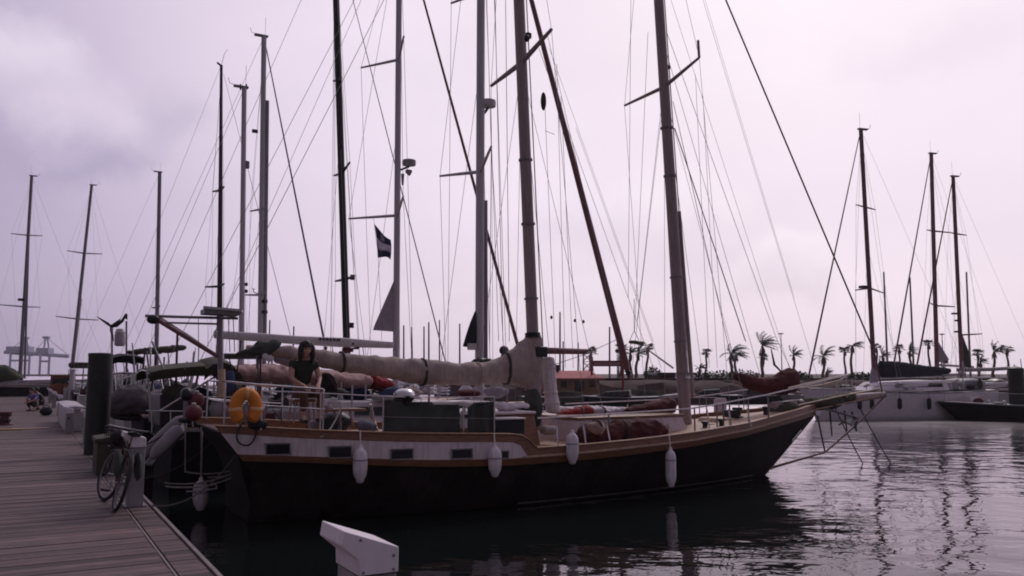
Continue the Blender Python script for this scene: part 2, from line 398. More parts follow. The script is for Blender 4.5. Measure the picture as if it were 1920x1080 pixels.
# ------------------------------------------------------------------ the boardwalk pier
PD = V((-.4934, .8698, 0)); PQ = V((.8698, .4934, 0)); PE = V((-4.58, 11.09, 0)); ZD = .55
def PP(t, q, z): return PE + PD * t + PQ * q + V((0, 0, z))
b = MB(); tones = []
t = -16.0
while t < 58:
    wd = random.uniform(.136, .146); tn = random.choice((random.uniform(.38, .75), random.uniform(.8, 1.15), random.uniform(.95, 1.6)))
    dz = random.uniform(-.003, .003)
    b.box(PP(t + wd / 2, -1.72 + random.uniform(-.004, .004), ZD - .02 + dz), (wd, 2.74, .04), PD, PQ, UP); tones += [tn] * 8
    b.box(PP(t + wd / 2, -.185, ZD - .021 + dz * .6), (wd, .24, .04), PD, PQ, UP); tones += [tn * random.uniform(.8, 1.1)] * 8
    t += wd + random.choice((.006, .008, .009, .013))
pier = b.build('pier', M['pier'], smooth=0); kind(pier, 'structure')
a_ = pier.data.attributes.new('tone', 'FLOAT', 'POINT'); a_.data.foreach_set('value', tones)
b = MB()
b.box(PP(21, -.328, ZD - .022), (74, .02, .036), PD, PQ, UP)
b.box(PP(21, -.03, ZD - .05), (74, .035, .13), PD, PQ, UP)
b.box(PP(21, .008, ZD - .10), (74, .028, .13), PD, PQ, UP)
kind(b.build('pier_edge', mat('pale_edge_strip', (.22, .175, .175), .6, var=.3, scale=4, streak=.4), smooth=0), 'structure')
b = MB(); b.box(PP(21, -1.72, .22), (74, 2.6, .46), PD, PQ, UP)
for k in range(12): b.box(PP(-14 + 6.4 * k, -1.7, .1), (1.9, 2.9, .5), PD, PQ, UP)
kind(b.build('pier_underside', mat('wet_concrete', (.05, .05, .048), .8, var=.3, scale=2), smooth=0), 'structure')

# ------------------------------------------------------------------ service pedestals on the pier
def pedestal(name, label, P, h=.93, sc=1.0, group='service pedestals along the pier edge', turn=0.0):
    root = thing(name, label, 'service pedestal', (0, 0, 0), group)
    q, d = -PQ, PD
    if turn: rm = Matrix.Rotation(turn, 3, 'Z'); q = rm @ q; d = rm @ d
    def pr(poly, w_): return [q * u + UP * z - d * (w_ / 2) for u, z in poly], d * w_
    a, e = pr([(-.115, .012), (.06, .012), (.06, h - .20), (-.115, h - .20)], .30)
    MB().prism(a, e).build('post', mat_post, root, bevel=.008)
    a, e = pr([(-.12, h - .20), (.065, h - .20), (.068, h - .13), (.145, h - .065), (.135, h), (-.12, h - .09)], .32)
    MB().prism(a, e).build('head', M['plastic_white'], root, bevel=.005)
    for u_, z_ in ((-.095, h - .185), (.045, h - .185), (-.095, h - .125), (.06, h - .045)):
        MB().lathe([(.007, 0), (.007, .003), (.003, .005)], q * u_ + UP * z_ - d * .16, 8, -d).build('screw', M['alu_dark'], root)
    MB().box(q * -.0275 + UP * (h - .1995), (.183, .318, .006), q, d, UP).build('seal', M['carbon'], root)
    a, e = pr([(-.15, 0), (.10, 0), (.10, .016), (-.15, .016)], .36)
    MB().prism(a, e).build('base_plate', M['alu_dark'], root)
    for s_ in (-1, 1):
        MB().lathe([(.022, 0), (.026, .02), (.012, .03)], d * (s_ * .15) - q * 0 + UP * (h - .32), 10, d * s_).build('socket', M['carbon'], root)
    root.location = P; return root
mat_post = mat('grey_post_moulding', (.30, .265, .30), .55, var=.15, scale=5, streak=.35)
pedestal('service_pedestal', 'white slant-topped pedestal head close to the camera above the dark water', PP(-8.1, -.12, ZD), h=.97)
pedestal('service_pedestal', 'white-headed pedestal the bicycle leans on', onz(247, 948, ZD), h=.93)
pedestal('service_pedestal', 'pale pedestal standing just in front of the dark green pile', onz(161, 830, ZD), h=.80)
pedestal('service_pedestal', 'grey pedestal at the near end of the long grey dock box', onz(127, 812, ZD), h=.74)

# ------------------------------------------------------------------ mooring piles
def pile(label, P0, r, ztop, hat=False):
    root = thing('mooring_pile', label, 'mooring pile', (P0.x, P0.y, 0), 'dark mooring piles')
    o = V((P0.x, P0.y, 0))
    MB().lathe([(r, -.6), (r * 1.01, .3), (r, ztop - .05), (r * .985, ztop - .05)], o, 24).build('shaft', M['pile'], root)
    MB().lathe([(r * 1.03, ztop - .06), (r * 1.03, ztop - .015), (r * .95, ztop), (.01, ztop + (.10 if hat else .01))], o, 24).build('cap', M['pile'], root)
    MB().lathe([(r * 1.22, .38), (r * 1.26, .40), (r * 1.26, .47), (r * 1.22, .49)], o, 24).build('guide_collar', M['alu_dark'], root)
p = onz(180, 851, ZD); pile('thick dark green pile at the edge of the boardwalk', V((p.x, p.y, 0)), .232, z_at(p.y, 662))
p = at(1908, 760, 40.5); pile('dark pile by the bows of the dark-hulled boat on the right', V((p.x, p.y, 0)), .34, z_at(p.y, 690), True)

# ------------------------------------------------------------------ bicycle leaning on the pedestal
def bicycle():
    root = thing('bicycle', 'dark bicycle leaning against the white pedestal on the boardwalk', 'bicycle')
    tilt = Matrix.Rotation(R(13), 3, 'X')           # leans to its own right
    def T(x, y, z): return tilt @ V((x, y, z))
    def wheel(cx, steer, nm):
        st = Matrix.Rotation(steer, 3, 'Z')
        def W(a, r, y=0.0): return tilt @ (V((cx, 0, .335)) + st @ V((math.cos(a) * r, y, math.sin(a) * r)))
        wroot = MB().tube([W(2 * math.pi * i / 36, .318) for i in range(37)], .021, 8).build('wheel', M['rubber'], root)
        wroot.name = 'wheel'
        MB().tube([W(2 * math.pi * i / 36, .294) for i in range(37)], .011, 6).build('rim', M['alu_dark'], wroot)
        sp_ = MB()
        for i in range(20):
            a = 2 * math.pi * i / 20; sp_.tube([W(a + .25, .03, .025 * (-1) ** i), W(a, .292)], .0016, 4)
        sp_.tube([W(0, 0, -.045), W(0, 0, .045)], .022, 10)
        sp_.build('hub', M['alu_dark'], wroot)
        return st
    wheel(0, 0, 'rear'); st = wheel(1.06, R(14), 'front')
    f = MB(); bb = T(.43, 0, .30); sc = T(.27, 0, .80); hd = T(.83, 0, .83); hl = T(.87, 0, .70); ra = T(0, 0, .335)
    for a, c, r in ((bb, sc, .017), (sc.lerp(bb, .08), hd, .017), (bb, hl, .02), (hd, hl, .021)): f.tube([a, c], r, 10)
    for y in (-.045, .045):
        f.tube([bb + tilt @ V((0, y * .5, 0)), ra + tilt @ V((0, y, 0))], .010, 8); f.tube([sc.lerp(bb, .1), ra + tilt @ V((0, y, 0))], .009, 8)
    f.build('frame', mat('dark_red_frame', (.07, .012, .014), .35, var=.2, scale=5), root)
    fk = MB(); fa = T(1.06, 0, .335)
    for y in (-.05, .05): fk.tube([hl, hl.lerp(fa, .15) + tilt @ (st @ V((0, y, 0))), fa + tilt @ (st @ V((0, y, 0)))], .012, 8)
    fk.tube([hl, hd, hd + (hd - hl) * .8], .014, 8); fk.build('fork', M['carbon'], root)
    top = hd + (hd - hl) * .8
    hb = MB().tube([top + tilt @ (st @ V(v)) for v in ((-.16, -.30, .01), (-.05, -.26, .03), (.05, -.12, .02), (.05, .12, .02), (-.05, .26, .03), (-.16, .30, .01))], .012, 8).build('handlebar', M['alu_dark'], root)
    for s_ in (-1, 1): MB().tube([top + tilt @ (st @ V((-.16, .30 * s_, .01))), top + tilt @ (st @ V((-.06, .265 * s_, .028)))], .017, 8).build('grip', M['rubber'], hb)
    sa = T(.235, 0, .90)
    MB().tube([sc, sa], .013, 8).build('seat_post', M['steel'], root)
    MB().loft([[sa + tilt @ V((x, math.cos(a) * wd, .02 + math.sin(a) * .03)) for a in [2 * math.pi * j / 10 for j in range(10)]] for x, wd in ((-.12, .05), (-.10, .085), (-.02, .075), (.07, .03), (.15, .018))]).build('saddle', M['rubber'], root)
    cr_ = MB().tube([bb + tilt @ V((math.cos(a) * .095, -.045, math.sin(a) * .095)) for a in [2 * math.pi * i / 20 for i in range(21)]], .006, 5).build('chainring', M['alu_dark'], root)
    for s_, a in ((-1, .6), (1, .6 + math.pi)):
        e = bb + tilt @ V((math.cos(a) * .17, .075 * s_, math.sin(a) * .17))
        MB().tube([bb + tilt @ V((0, .06 * s_, 0)), e], .011, 6).build('crank', M['alu_dark'], root)
        MB().box(e + tilt @ V((0, .055 * s_, 0)), (.09, .09, .022), tilt @ V((1, 0, 0)), tilt @ V((0, 1, 0)), tilt @ V((0, 0, 1))).build('pedal', M['rubber'], root)
    bkt = MB(); bc = top + tilt @ (st @ V((.14, 0, -.10)))
    X_, Y_, Z_ = [tilt @ (st @ V(v)) for v in ((1, 0, 0), (0, 1, 0), (0, 0, 1))]
    ring = lambda w_, z: [bc + X_ * a * w_ * .8 + Y_ * c * w_ + Z_ * z for a, c in ((-1, -1), (1, -1), (1, 1), (-1, 1))]
    for z, w_ in ((-.12, .12), (-.06, .135), (0, .15), (.06, .165), (.10, .175)):
        r_ = ring(w_, z); bkt.tube(r_ + [r_[0]], .006, 5)
    for i in range(16):
        f = (i % 4) / 4; k_ = i // 4; a, c = ring(.12, -.12), ring(.175, .10); bkt.tube([a[k_].lerp(a[(k_ + 1) % 4], f), c[k_].lerp(c[(k_ + 1) % 4], f)], .004, 4)
    bkt.prism(ring(.12, -.12), Z_ * -.01); bkt.build('basket', M['basket'], root)
    MB().ball(bc - Z_ * .02, V((.10, .12, .10)), 12, 8, .08).build('basket_load', M['dark_cloth'], root)
    for y in (-1, 1): MB().ball(T(-.02, .12 * y, .56), V((.15, .05, .17)), 12, 8, .05).build('pannier', M['green_canvas'], root)
    rk = MB()
    for y in (-.06, 0, .06): rk.tube([T(-.20, y, .73), T(.20, y, .73)], .006, 5)
    for y in (-.07, .07): rk.tube([T(-.02, y * .6, .34), T(-.05, y, .73)], .006, 5)
    rk.build('rack', M['carbon'], root)
    MB().tube([T(.0 + .36 * math.cos(a), 0, .335 + .36 * math.sin(a)) for a in [R(20 + 10 * i) for i in range(16)]], .022, 6, .4).build('mudguard', M['carbon'], root)
    return root
bk = bicycle()
p = onz(214, 960, ZD); p2 = onz(188, 938, ZD)
bk.location = (p.x, p.y, ZD + .004); bk.rotation_euler = (0, 0, math.atan2(p2.y - p.y, p2.x - p.x) - R(1))

# ------------------------------------------------------------------ things lying along the pier
def dock_box(label, t0, t1, q0, q1, h, m, cat='dock box'):
    root = thing('dock_box', label, cat, PP((t0 + t1) / 2, (q0 + q1) / 2, ZD))
    b = MB(); b.box(PP((t0 + t1) / 2, (q0 + q1) / 2, ZD + h * .42), (t1 - t0, q1 - q0, h * .84), PD, PQ, UP); b.build('body', m, root, bevel=.02); lidm = m if m is M['olive_canvas'] else M['pedestal']
    a = [PP(t0 - .03, q, ZD + z) for q, z in ((q0 - .03, h * .84), (q1 + .03, h * .84), (q1 + .03, h * .95), ((q0 + q1) / 2, h), (q0 - .03, h * .95))]
    MB().prism(a, PD * (t1 - t0 + .06)).build('lid', lidm, root, bevel=.015)
    MB().box(PP(t0 - .04, (q0 + q1) / 2, ZD + h * .78), (.02, .12, .03), PD, PQ, UP).build('latch', M['steel'], root)
dock_box('long grey dock box along the edge of the pier behind the grey pedestal', 15.5, 21.5, -.45, .05, .72, M['pedestal'])
dock_box('dark olive dock locker behind the bicycle', 3.6, 4.5, -.42, .0, .62, M['olive_canvas'], 'dock locker')
p = onz(86, 779, ZD)
root = thing('holdall', 'black holdall on the pier behind the crouching people', 'bag', p)
MB().ball(p + V((0, 0, .16)), (.24, .2, .17), 14, 10, .04).build('bag', M['dark_cloth'], root)
MB().tube([p + V((.14 * math.cos(a), 0, .29 + .11 * math.sin(a))) for a in [math.pi * i / 8 for i in range(9)]], .02, 6).build('handle', M['rubber'], root)
p = onz(8, 797, ZD)
root = thing('mooring_bollard', 'squat dark red bollard on the far side of the boardwalk', 'bollard', p)
MB().lathe([(.26, 0), (.26, .03), (.15, .05), (.13, .28), (.20, .34), (.21, .42), (.05, .46)], p, 20).build('post', mat('dark_red_iron', (.10, .03, .035), .6, var=.3, scale=6), root)
MB().tube([p + V((.17 * math.cos(a), .17 * math.sin(a), .12 + .02 * a / 6)) for a in [2 * math.pi * i / 16 for i in range(40)]], .02, 6).build('rope_turns', M['dark_rope'], root)
MB().tube([p + V((-.22, 0, .3)), p + V((.22, 0, .3))], .03, 8).build('cross_bar', M['alu_dark'], root)
p = onz(58, 805, ZD)
b = MB(); b.box(p + V((0, 0, .02)), (.95, .22, .035), PQ, PD, UP); tag(b.build('loose_plank', M['pale_wood'], smooth=0, bevel=.004), 'pale loose plank lying flat across the boardwalk', 'plank')
p = onz(5, 807, ZD)
b = MB(); b.box(p + V((0, 0, .02)), (1.0, .3, .03), PQ, PD, UP); tag(b.build('loose_board', M['ochre'], smooth=0, bevel=.004), 'ochre board lying beside the dark red bollard', 'board')
p = onz(24, 757, ZD)
dock_box('low grey box on the far left edge of the pier', 26, 30, -3.0, -2.6, .35, M['grey_gelcoat'])
# ------------------------------------------------------------------ the black ketch (hero)
KF = Fr((-4.82, 13.53), (.888, .460))
def K(s, n, z): return KF.P(s, n, z)
KP = KF.pick
ketch = thing('sailing_yacht', 'long black-hulled wooden two-masted yacht with white raised stern band and varnished rails', 'sailing yacht', (KF.S.x, KF.S.y, 0))
LK = 13.2
BD = [(0, 1.34), (1, 1.50), (2, 1.62), (4, 1.78), (6, 1.82), (8, 1.68), (9.5, 1.40), (11, .95), (12.2, .48), (13.2, .06)]
BW = [(0, .95), (1, 1.05), (3, 1.30), (5, 1.38), (7, 1.14), (8.3, .90), (10, .52), (11.5, .26), (13.2, .03)]
def smoothtab(tab, s):
    return (lerp_tab(tab, s - .35) + 2 * lerp_tab(tab, s) + lerp_tab(tab, s + .35)) / 4
def bd(s): return smoothtab(BD, s) if s < 12.9 else lerp_tab(BD, s)
def bw(s): return smoothtab(BW, s) if s < 12.9 else lerp_tab(BW, s)
Wt = [(425, 851), (579, 855.5), (776, 862), (860, 862), (957, 859.5), (1088, 849.5), (1200, 837.5), (1300, 825.5), (1400, 806.5), (1500, 778), (1530, 768)]
Wb = [(425, 864), (579, 868), (776, 875.5), (870, 876), (957, 873.5), (1088, 864), (1200, 852), (1300, 838), (1400, 818), (1500, 788), (1530, 777)]
Tt = [(401, 811), (579, 822), (776, 828.5), (957, 828), (972, 831), (982, 841), (987, 858)]
Ct = [(396, 800), (500, 803), (579, 808), (776, 814), (957, 815), (982, 818), (996, 830), (1006, 841), (1100, 834.5), (1200, 825), (1300, 812), (1400, 795), (1500, 768), (1530, 758)]
ZT = 1.40
def shift(s, z): return .78 * (ZT - max(z, .72)) * max(0, 1 - s / 2.6) - 1.22 * max(0, 1.30 - z) * max(0, (s - 9.6) / 3.6) ** 1.3
def zc(s, tab):
    z = 1.0
    for _ in range(6):
        P = K(s + shift(s, z), bd(s), z); z = z_at(P.y, lerp_tab(tab, proj(P)[0]))
    return z
ST = [0, .25, .6, 1, 1.5, 2, 2.6, 3.2, 3.8, 4.2, 4.5, 4.65, 4.8, 4.95, 5.1, 5.4, 6, 6.8, 7.6, 8.4, 9.2, 10, 10.7, 11.3, 11.8, 12.3, 12.7, 13.0, 13.2]
ZW = {s: zc(s, Wt) for s in ST}; ZB = {s: zc(s, Wb) for s in ST}; ZTT = {s: zc(s, Tt) for s in ST}; ZC = {s: zc(s, Ct) for s in ST}
def zt(D_, s): return lerp_tab(sorted(D_.items()), s)
def side(s, z, sg=1, out=0.0):
    """a point on the topsides at height z"""
    zw = zt(ZW, s); f = min(max(z / max(zw, .1), 0), 1); b0, b1 = bw(s), bd(s)
    return K(s + shift(s, z), sg * (b0 + (b1 - b0) * f ** .75 + out), z)
rings = []
for s in ST:
    zw = ZW[s]; zs = [zw, zw * .86, zw * .68, zw * .48, zw * .27, zw * .1, 0]
    r = [side(s, z) for z in zs] + [K(s + shift(s, -.3), bw(s) * .7, -.3)]
    l = [side(s, z, -1) for z in zs] + [K(s + shift(s, -.3), -bw(s) * .7, -.3)]
    rings.append(r + l[::-1])
MB().loft(rings).build('hull', M['black_hull'], ketch, smooth=50)
def strip(nm, m, s0, s1, zlo, zhi, out, thick=.06, bev=.006):
    ss = sorted({s0, s1, *[s for s in ST if s0 < s < s1]})
    for sg in (1, -1):
        rg = []
        for s in ss:
            a, c = zlo(s), zhi(s)
            o1, o2 = side(s, a, sg, out), side(s, c, sg, out)
            i1, i2 = side(s, a, sg, out - thick), side(s, c, sg, out - thick)
            rg.append([o1, o2, i2, i1])
        MB().loft(rg).build(nm, m, ketch, smooth=35, bevel=bev)
strip('wale', M['varnish'], 0, 13.2, lambda s: zt(ZB, s), lambda s: zt(ZW, s), .030)
strip('rubbing_strake', M['pale_wood'], 4.7, 13.15, lambda s: zt(ZW, s) - .012, lambda s: zt(ZW, s) + .022, .052, .08)
strip('raised_topside', M['white_paint'], 0, 4.95, lambda s: zt(ZW, s) - .004, lambda s: max(zt(ZTT, s), zt(ZW, s) + .004), .012)
strip('bulwark', M['varnish'], 0, 13.2, lambda s: (zt(ZTT, s) - .004) if s < 4.95 else zt(ZW, s) + .02, lambda s: zt(ZC, s), .020, .07)
strip('cap_rail', mat('worn_rail_cap', (.34, .19, .11), .45, var=.3, scale=9), 0, 13.2, lambda s: zt(ZC, s) + .001, lambda s: zt(ZC, s) + .024, .045, .12)
strip('boot_stripe', mat('faded_boot_stripe', (.20, .17, .17), .6, var=.35, scale=5), 4.8, 11.9, lambda s: .035, lambda s: .062, .006, .03, 0)
# transom
a = []
for z in (ZW[0] + .32, ZW[0] + .05, ZW[0] * .7, ZW[0] * .35, .02):
    a.append([K(shift(0, z) - .012, n * (bw(0) + (bd(0) - bw(0)) * min(1, max(z, 0) / ZW[0]) ** .75), z) for n in (-1, -.5, 0, .5, 1)])
MB().sheet(a, .03).build('transom', M['black_hull'], ketch)
# decks
rows = []
for s in [x for x in ST if x < 13.1]:
    zz = zt(ZW, s) + .03 + (.05 if s < 4.7 else 0)
    rows.append([K(s + shift(s, zz), n * (bd(s) - .05), zz + .05 * (1 - n * n)) for n in (-1, -.6, -.2, .2, .6, 1)])
MB().sheet(rows, .02).build('deck', M['deck_teak'], ketch, smooth=60)
# portlights in the white band
def s_at(px, z):
    lo, hi = 0, 13
    for _ in range(40):
        m_ = (lo + hi) / 2
        if proj(side(m_, z))[0] < px: lo = m_
        else: hi = m_
    return lo
for x0, x1, y0, y1 in ((499, 542, 833, 851), (617, 657, 838.5, 857), (733, 772, 843.5, 859.5), (847, 883, 843.5, 858.5), (940, 951, 847, 858)):
    sm = s_at((x0 + x1) / 2, 1.1); P0 = side(sm, 1.1)
    za, zb = z_at(P0.y, y1), z_at(P0.y, y0); s0, s1 = s_at(x0, (za + zb) / 2), s_at(x1, (za + zb) / 2)
    ea, eb = s_at(x0, zb) - s_at(x0, za), s_at(x1, zb) - s_at(x1, za)
    s0, s1 = s_at(x0, za), s_at(x1, za)
    def fr4(e, o): return [side(s, z, 1, o) for s, z in ((s0 - e, za - e), (s1 + e, za - e), (s1 + eb + e, zb + e), (s0 + ea - e, zb + e))]
    o_, i_ = fr4(.02, .020), fr4(.0, .020); o2, i2 = fr4(.02, .034), fr4(.0, .030)
    w_ = MB().loft([o_, o2, i2, i_], caps=False).build('portlight', M['alu_dark'], ketch, smooth=0)
    q = fr4(.002, .024); MB().prism(q, KF.n * -.01).build('pane', M['glass'], w_, smooth=0)

# ------------------------------------------------ spars
def spar(nm, A, B, r0, r1, m, parent, n=14, taper_top=1.0):
    k = 8; pts = [A.lerp(B, i / k) for i in range(k + 1)]
    return MB().tube(pts, [r0 + (r1 - r0) * i / k for i in range(k + 1)], n).build(nm, m, parent)
mainb = KP(1006, 806, 0); t_ = KP(973, 0, 0); mtop = mainb + (t_ - mainb) * 1.62
mmast = spar('mast', mainb, mtop, .118, .105, M['mast_wood'], ketch)
foreb = KP(1286, 800, 0); t2 = KP(1235, 0, 0); ftop = foreb + (t2 - foreb) * 1.45
fmast = spar('mast', foreb, ftop, .128, .095, M['mast_wood'], ketch)
def along(A, B, py):
    lo, hi = 0.0, 1.0
    for _ in range(40):
        m_ = (lo + hi) / 2
        if proj(A.lerp(B, m_))[1] > py: lo = m_
        else: hi = m_
    return A.lerp(B, lo)
def spreader(parent, fr, foot, far_px, near_px, l, r, m, wide=1.0):
    tips = []
    for (px, py), n in ((far_px, -l), (near_px, l)):
        T_ = fr.pick(px, py, n); tips.append(T_)
        MB().tube([foot, foot.lerp(T_, .5), T_], [r * 1.35, r * 1.15, r * .8], 8).build('spreader', m, parent)
    return tips
ms = along(mainb, mtop, 118); fs = along(foreb, ftop, 163)
mt = spreader(mmast, KF, ms, (921, 161), (1034, 55), 1.12, .04, M['mast_wood'])
ft = spreader(fmast, KF, fs, (1171, 198), (1311, 108), 1.02, .032, M['mast_wood'])
MB().tube([ft[1], ft[1] + UP * .36 + KF.h * -.02], .028, 8).build('light_bracket', M['mast_wood'], fmast)
# slot-shaped track on the foremast's forward side, and halyards lying along both masts
for A, B, off, r_ in ((foreb + UP * .6, along(foreb, ftop, 395), .20, .045), (foreb + UP * .8, ftop, .155, .012), (mainb + UP * 1.5, mtop, .15, .011)):
    MB().tube([A + KF.h * off, B + KF.h * off * .9], r_, 8).build('track', M['mast_wood'] if r_ > .02 else M['wire'], fmast if A is not mainb and (A - foreb).length < 2 else mmast)
p = along(mainb, mtop, 70) + KF.h * .17
MB().lathe([(.02, 0), (.07, .02), (.075, .1), (.03, .13)], p, 10).build('deck_light', M['carbon'], mmast)
MB().lathe([(.02, 0), (.05, .02), (.05, .08), (.02, .1)], along(foreb, ftop, 128) + KF.h * .14, 10).build('deck_light', M['carbon'], fmast)
for mb_, pts in ((mmast, (300, 420, 560, 690)), (fmast, (240, 330, 520, 640, 700))):
    A, B = (mainb, mtop) if mb_ is mmast else (foreb, ftop)
    for py in pts:
        p = along(A, B, py); d = (B - A).normalized()
        MB().lathe([(.125, -.02), (.138, -.02), (.138, .02), (.125, .02)], p, 14, d).build('band', M['alu_dark'], mb_)
for s_ in (-1, 1):
    p = along(foreb, ftop, 663) + KF.n * .17 * s_
    MB().tube([p - UP * .1, p + UP * .1], .016, 6).build('cleat', M['steel'], fmast)
    p = along(foreb, ftop, 705) + KF.n * .16 * s_
    MB().lathe([(.06, -.05), (.045, 0), (.06, .05)], p, 12).build('winch', M['steel'], fmast)
# rigging: shrouds, stays, halyards
def shroud(a, b, r=.0045, m=None): return line('shroud', [a, b], r, m or M['wire'], ketch)
for A, B, foot, tips, smast in ((mainb, mtop, ms, mt, 5.92), (foreb, ftop, fs, ft, 9.5)):
    for sg, tip in ((-1, tips[0]), (1, tips[1])):
        n_ = sg * (bd(smast) - .02)
        ch = [K(smast + o, n_, zt(ZC, smast) + .02) for o in (-.55, 0, .5)]
        shroud(ch[1], tip); shroud(tip, B.lerp(A, .03)); shroud(ch[0], foot - UP * .1); shroud(ch[2], foot - UP * .1)
        for c in ch: MB().tube([c - UP * .05, c + (foot - c).normalized() * .32], .014, 6).build('bottlescrew', M['steel'], ketch)
tipb = KP(1655, 741, 0)
line('forestay', [KP(1640, 728, 0) , ], .02, M['dark_wire'], ketch) if False else None
A = KP(1640, 662, 0); B = KP(1361, 0, 0); d = B - A
sp_top = A + d * 1.25; low = tipb.lerp(A, .0)
line('forestay', [low, A, sp_top], [.016, .020, .018], M['red_spar'], ketch, 6)
for (x0, y0), (x1, y1), r_ in (((1535, 715), (1318, 0), .005), ((1480, 690), (1258, 0), .005), ((1490, 560), (1322, 0), .004), ((1398, 640), (1265, 240), .014), ((1375, 690), (1262, 190), .007), ((1330, 690), (1304, 140), .0045),
                              ((1345, 690), (1318, 180), .0045), ((1178, 560), (1183, 0), .0045), ((1195, 600), (1240, 200), .0045), ((1190, 620), (1215, 60), .0045), ((1150, 600), (1025, 60), .0045), ((1075, 690), (1052, 180), .0045), ((1042, 690), (1022, 205), .0045),
                              ((1060, 690), (1044, 120), .0045), ((1225, 640), (1030, 90), .004), ((955, 640), (948, 0), .006), ((943, 640), (928, 0), .006), ((935, 640), (912, 0), .005), ((1240, 690), (1080, 240), .004)):
    line('halyard', [KP(x0, y0, 0.25), KP(x1, y1, .15)], r_, M['wire'], ketch, 4)
for (x0, y0), (x1, y1) in (((1225, 690), (1010, 90)), ((1430, 720), (1250, 100))):
    line('running_stay', [KP(x0, y0, -1.2), KP(x1, y1, 0)], .006, M['wire'], ketch, 4)
for px, py, h_ in ((1019, 190, 20), (988, 72, 8)):
    P0 = KP(px, py, .4); MB().ball(P0, (.055, .03, .11 * h_ / 12), 8, 8).build('block', M['carbon'], ketch)
line('halyard', [KP(1022, 245, .4), KP(1040, 252, .4)], .006, M['wire'], ketch, 4)
for px, py in ((1034, 595), (1078, 601), (1094, 603)):
    MB().ball(KP(px, py, .5), (.025, .02, .035), 8, 6).build('block', M['carbon'], ketch)
# line slung between the masts with the small rolled bundle
line('topping_lift', [KP(1020, 690, .1), KP(1095, 665, .1), KP(1158, 636, .1)], .007, M['wire'], ketch, 5)

# ------------------------------------------------ main boom, its sail and cover
def sil(nm, m, parent, fr, n0, tab, hw, k=14, jit=.05, sub=1, seed=1, sq=2.2):
    """soft body from its side outline: (px, top, bottom, width factor)"""
    rnd = random.Random(seed); rg = []
    if jit >= .05:                       # cloth: add in-between sections so that folds and gathers show
        t2 = []
        for A_, B_ in zip(tab, tab[1:]):
            k_ = max(1, int(abs(B_[0] - A_[0]) / 7))
            for i in range(k_):
                f = i / k_; v = [a + (b - a) * f for a, b in zip(A_, B_)]; h_ = v[2] - v[1]
                t2.append((v[0], v[1] + rnd.uniform(-jit, jit) * h_ * .5, v[2] + rnd.uniform(-jit, jit) * h_ * .6, v[3] * rnd.uniform(1 - jit, 1 + jit)))
        tab = t2 + [tab[-1]]
    for px, y0, y1, wf in tab:
        a, c = fr.pick(px, y0, n0), fr.pick(px, y1, n0); cen = (a + c) / 2; hh = (a - c).length / 2
        u = (a - c).normalized() if hh > 1e-5 else UP
        ring = []
        for j in range(k):
            t = 2 * math.pi * j / k; cx, sy = math.cos(t), math.sin(t)
            ring.append(cen + fr.n * (math.copysign(abs(cx) ** (2 / sq), cx) * hw * wf * (1 + rnd.uniform(-jit, jit))) + u * (math.copysign(abs(sy) ** (2 / sq), sy) * hh * (1 + rnd.uniform(-jit, jit))))
        rg.append(ring)
    o = MB().loft(rg).build(nm, m, parent, smooth=180, sub=sub)
    if jit >= .05:
        o.modifiers['sub'].levels = 2 if len(rg) < 60 else 1; o.modifiers['sub'].render_levels = o.modifiers['sub'].levels
        d = o.modifiers.new('creases', 'DISPLACE'); d.texture = CREASE; d.texture_coords = 'LOCAL'; d.strength = min(.12, hw * (.32 if nm in ('sail_cover', 'boom_awning') else .5)); d.mid_level = .5
    return o
CREASE = bpy.data.textures.new('cloth_creases', 'CLOUDS'); CREASE.noise_scale = .16; CREASE.noise_depth = 3
ba, bb_ = KP(462, 655, 0), KP(994, 702, 0)
boom = spar('boom', ba, bb_, .075, .085, M['mast_wood'], ketch)
cover = sil('sail_cover', M['tan_canvas'], ketch, KF, 0, [(505, 650, 668, .5), (530, 648, 672, .7), (560, 651, 680, .8), (600, 655, 690, .95), (640, 660, 697, 1), (680, 665, 702, 1), (720, 668, 709, 1.05), (760, 671, 717, 1.1), (800, 673, 722, 1.1), (840, 677, 724, 1.1), (862, 681, 724, 1.1), (880, 680, 724, 1.1), (905, 679, 722, 1.05), (922, 675, 720, 1.05), (935, 669, 719, 1.05), (950, 660, 720, 1.0), (965, 648, 721, .95), (980, 637, 724, .9), (994, 626, 730, .85), (1010, 618, 735, .8), (1017, 632, 730, .4)], .20, seed=3, jit=.05)
for px, y0, y1 in ((640, 658, 699), (792, 671, 724), (895, 678, 725), (948, 659, 722)):
    tab = [(px - 2, y0, y1, 1.08), (px + 2, y0 + .5, y1, 1.08)]
    sil('lashing', M['dark_rope'] if px != 895 else M['tan_canvas'], cover, KF, 0, tab, .215, 16, .0, 0)
sil('folded_sail', M['sail'], ketch, KF, -.05, [(512, 664, 680, .6), (530, 666, 684, .9), (552, 668, 688, 1), (590, 672, 692, .7)], .13, seed=5, jit=.12)
# green bundle hung over the boom end
sil('boom_end_cover', M['green_canvas'], ketch, KF, 0, [(442, 662, 667, .3), (458, 655, 667, .5), (476, 645, 668, .8), (490, 640, 670, 1), (503, 638, 668, 1), (514, 637, 664, .9), (524, 636, 652, .7), (528, 640, 647, .4)], .15, seed=9, jit=.16)
line('mainsheet', [KP(488, 668, 0), KP(489, 745, .1)], .016, M['dark_rope'], ketch, 6)
line('mainsheet', [KP(484, 668, .06), KP(484, 745, .2)], .010, M['dark_rope'], ketch, 6)
line('mainsheet', [KP(462, 660, 0), KP(430, 672, 0), KP(434, 690, 0)], .014, M['dark_rope'], ketch, 6)
for px, py in ((497, 668), (505, 672)): MB().ball(KP(px, py, .12), (.05, .03, .06), 8, 8).build('block', M['white_sail'], ketch)
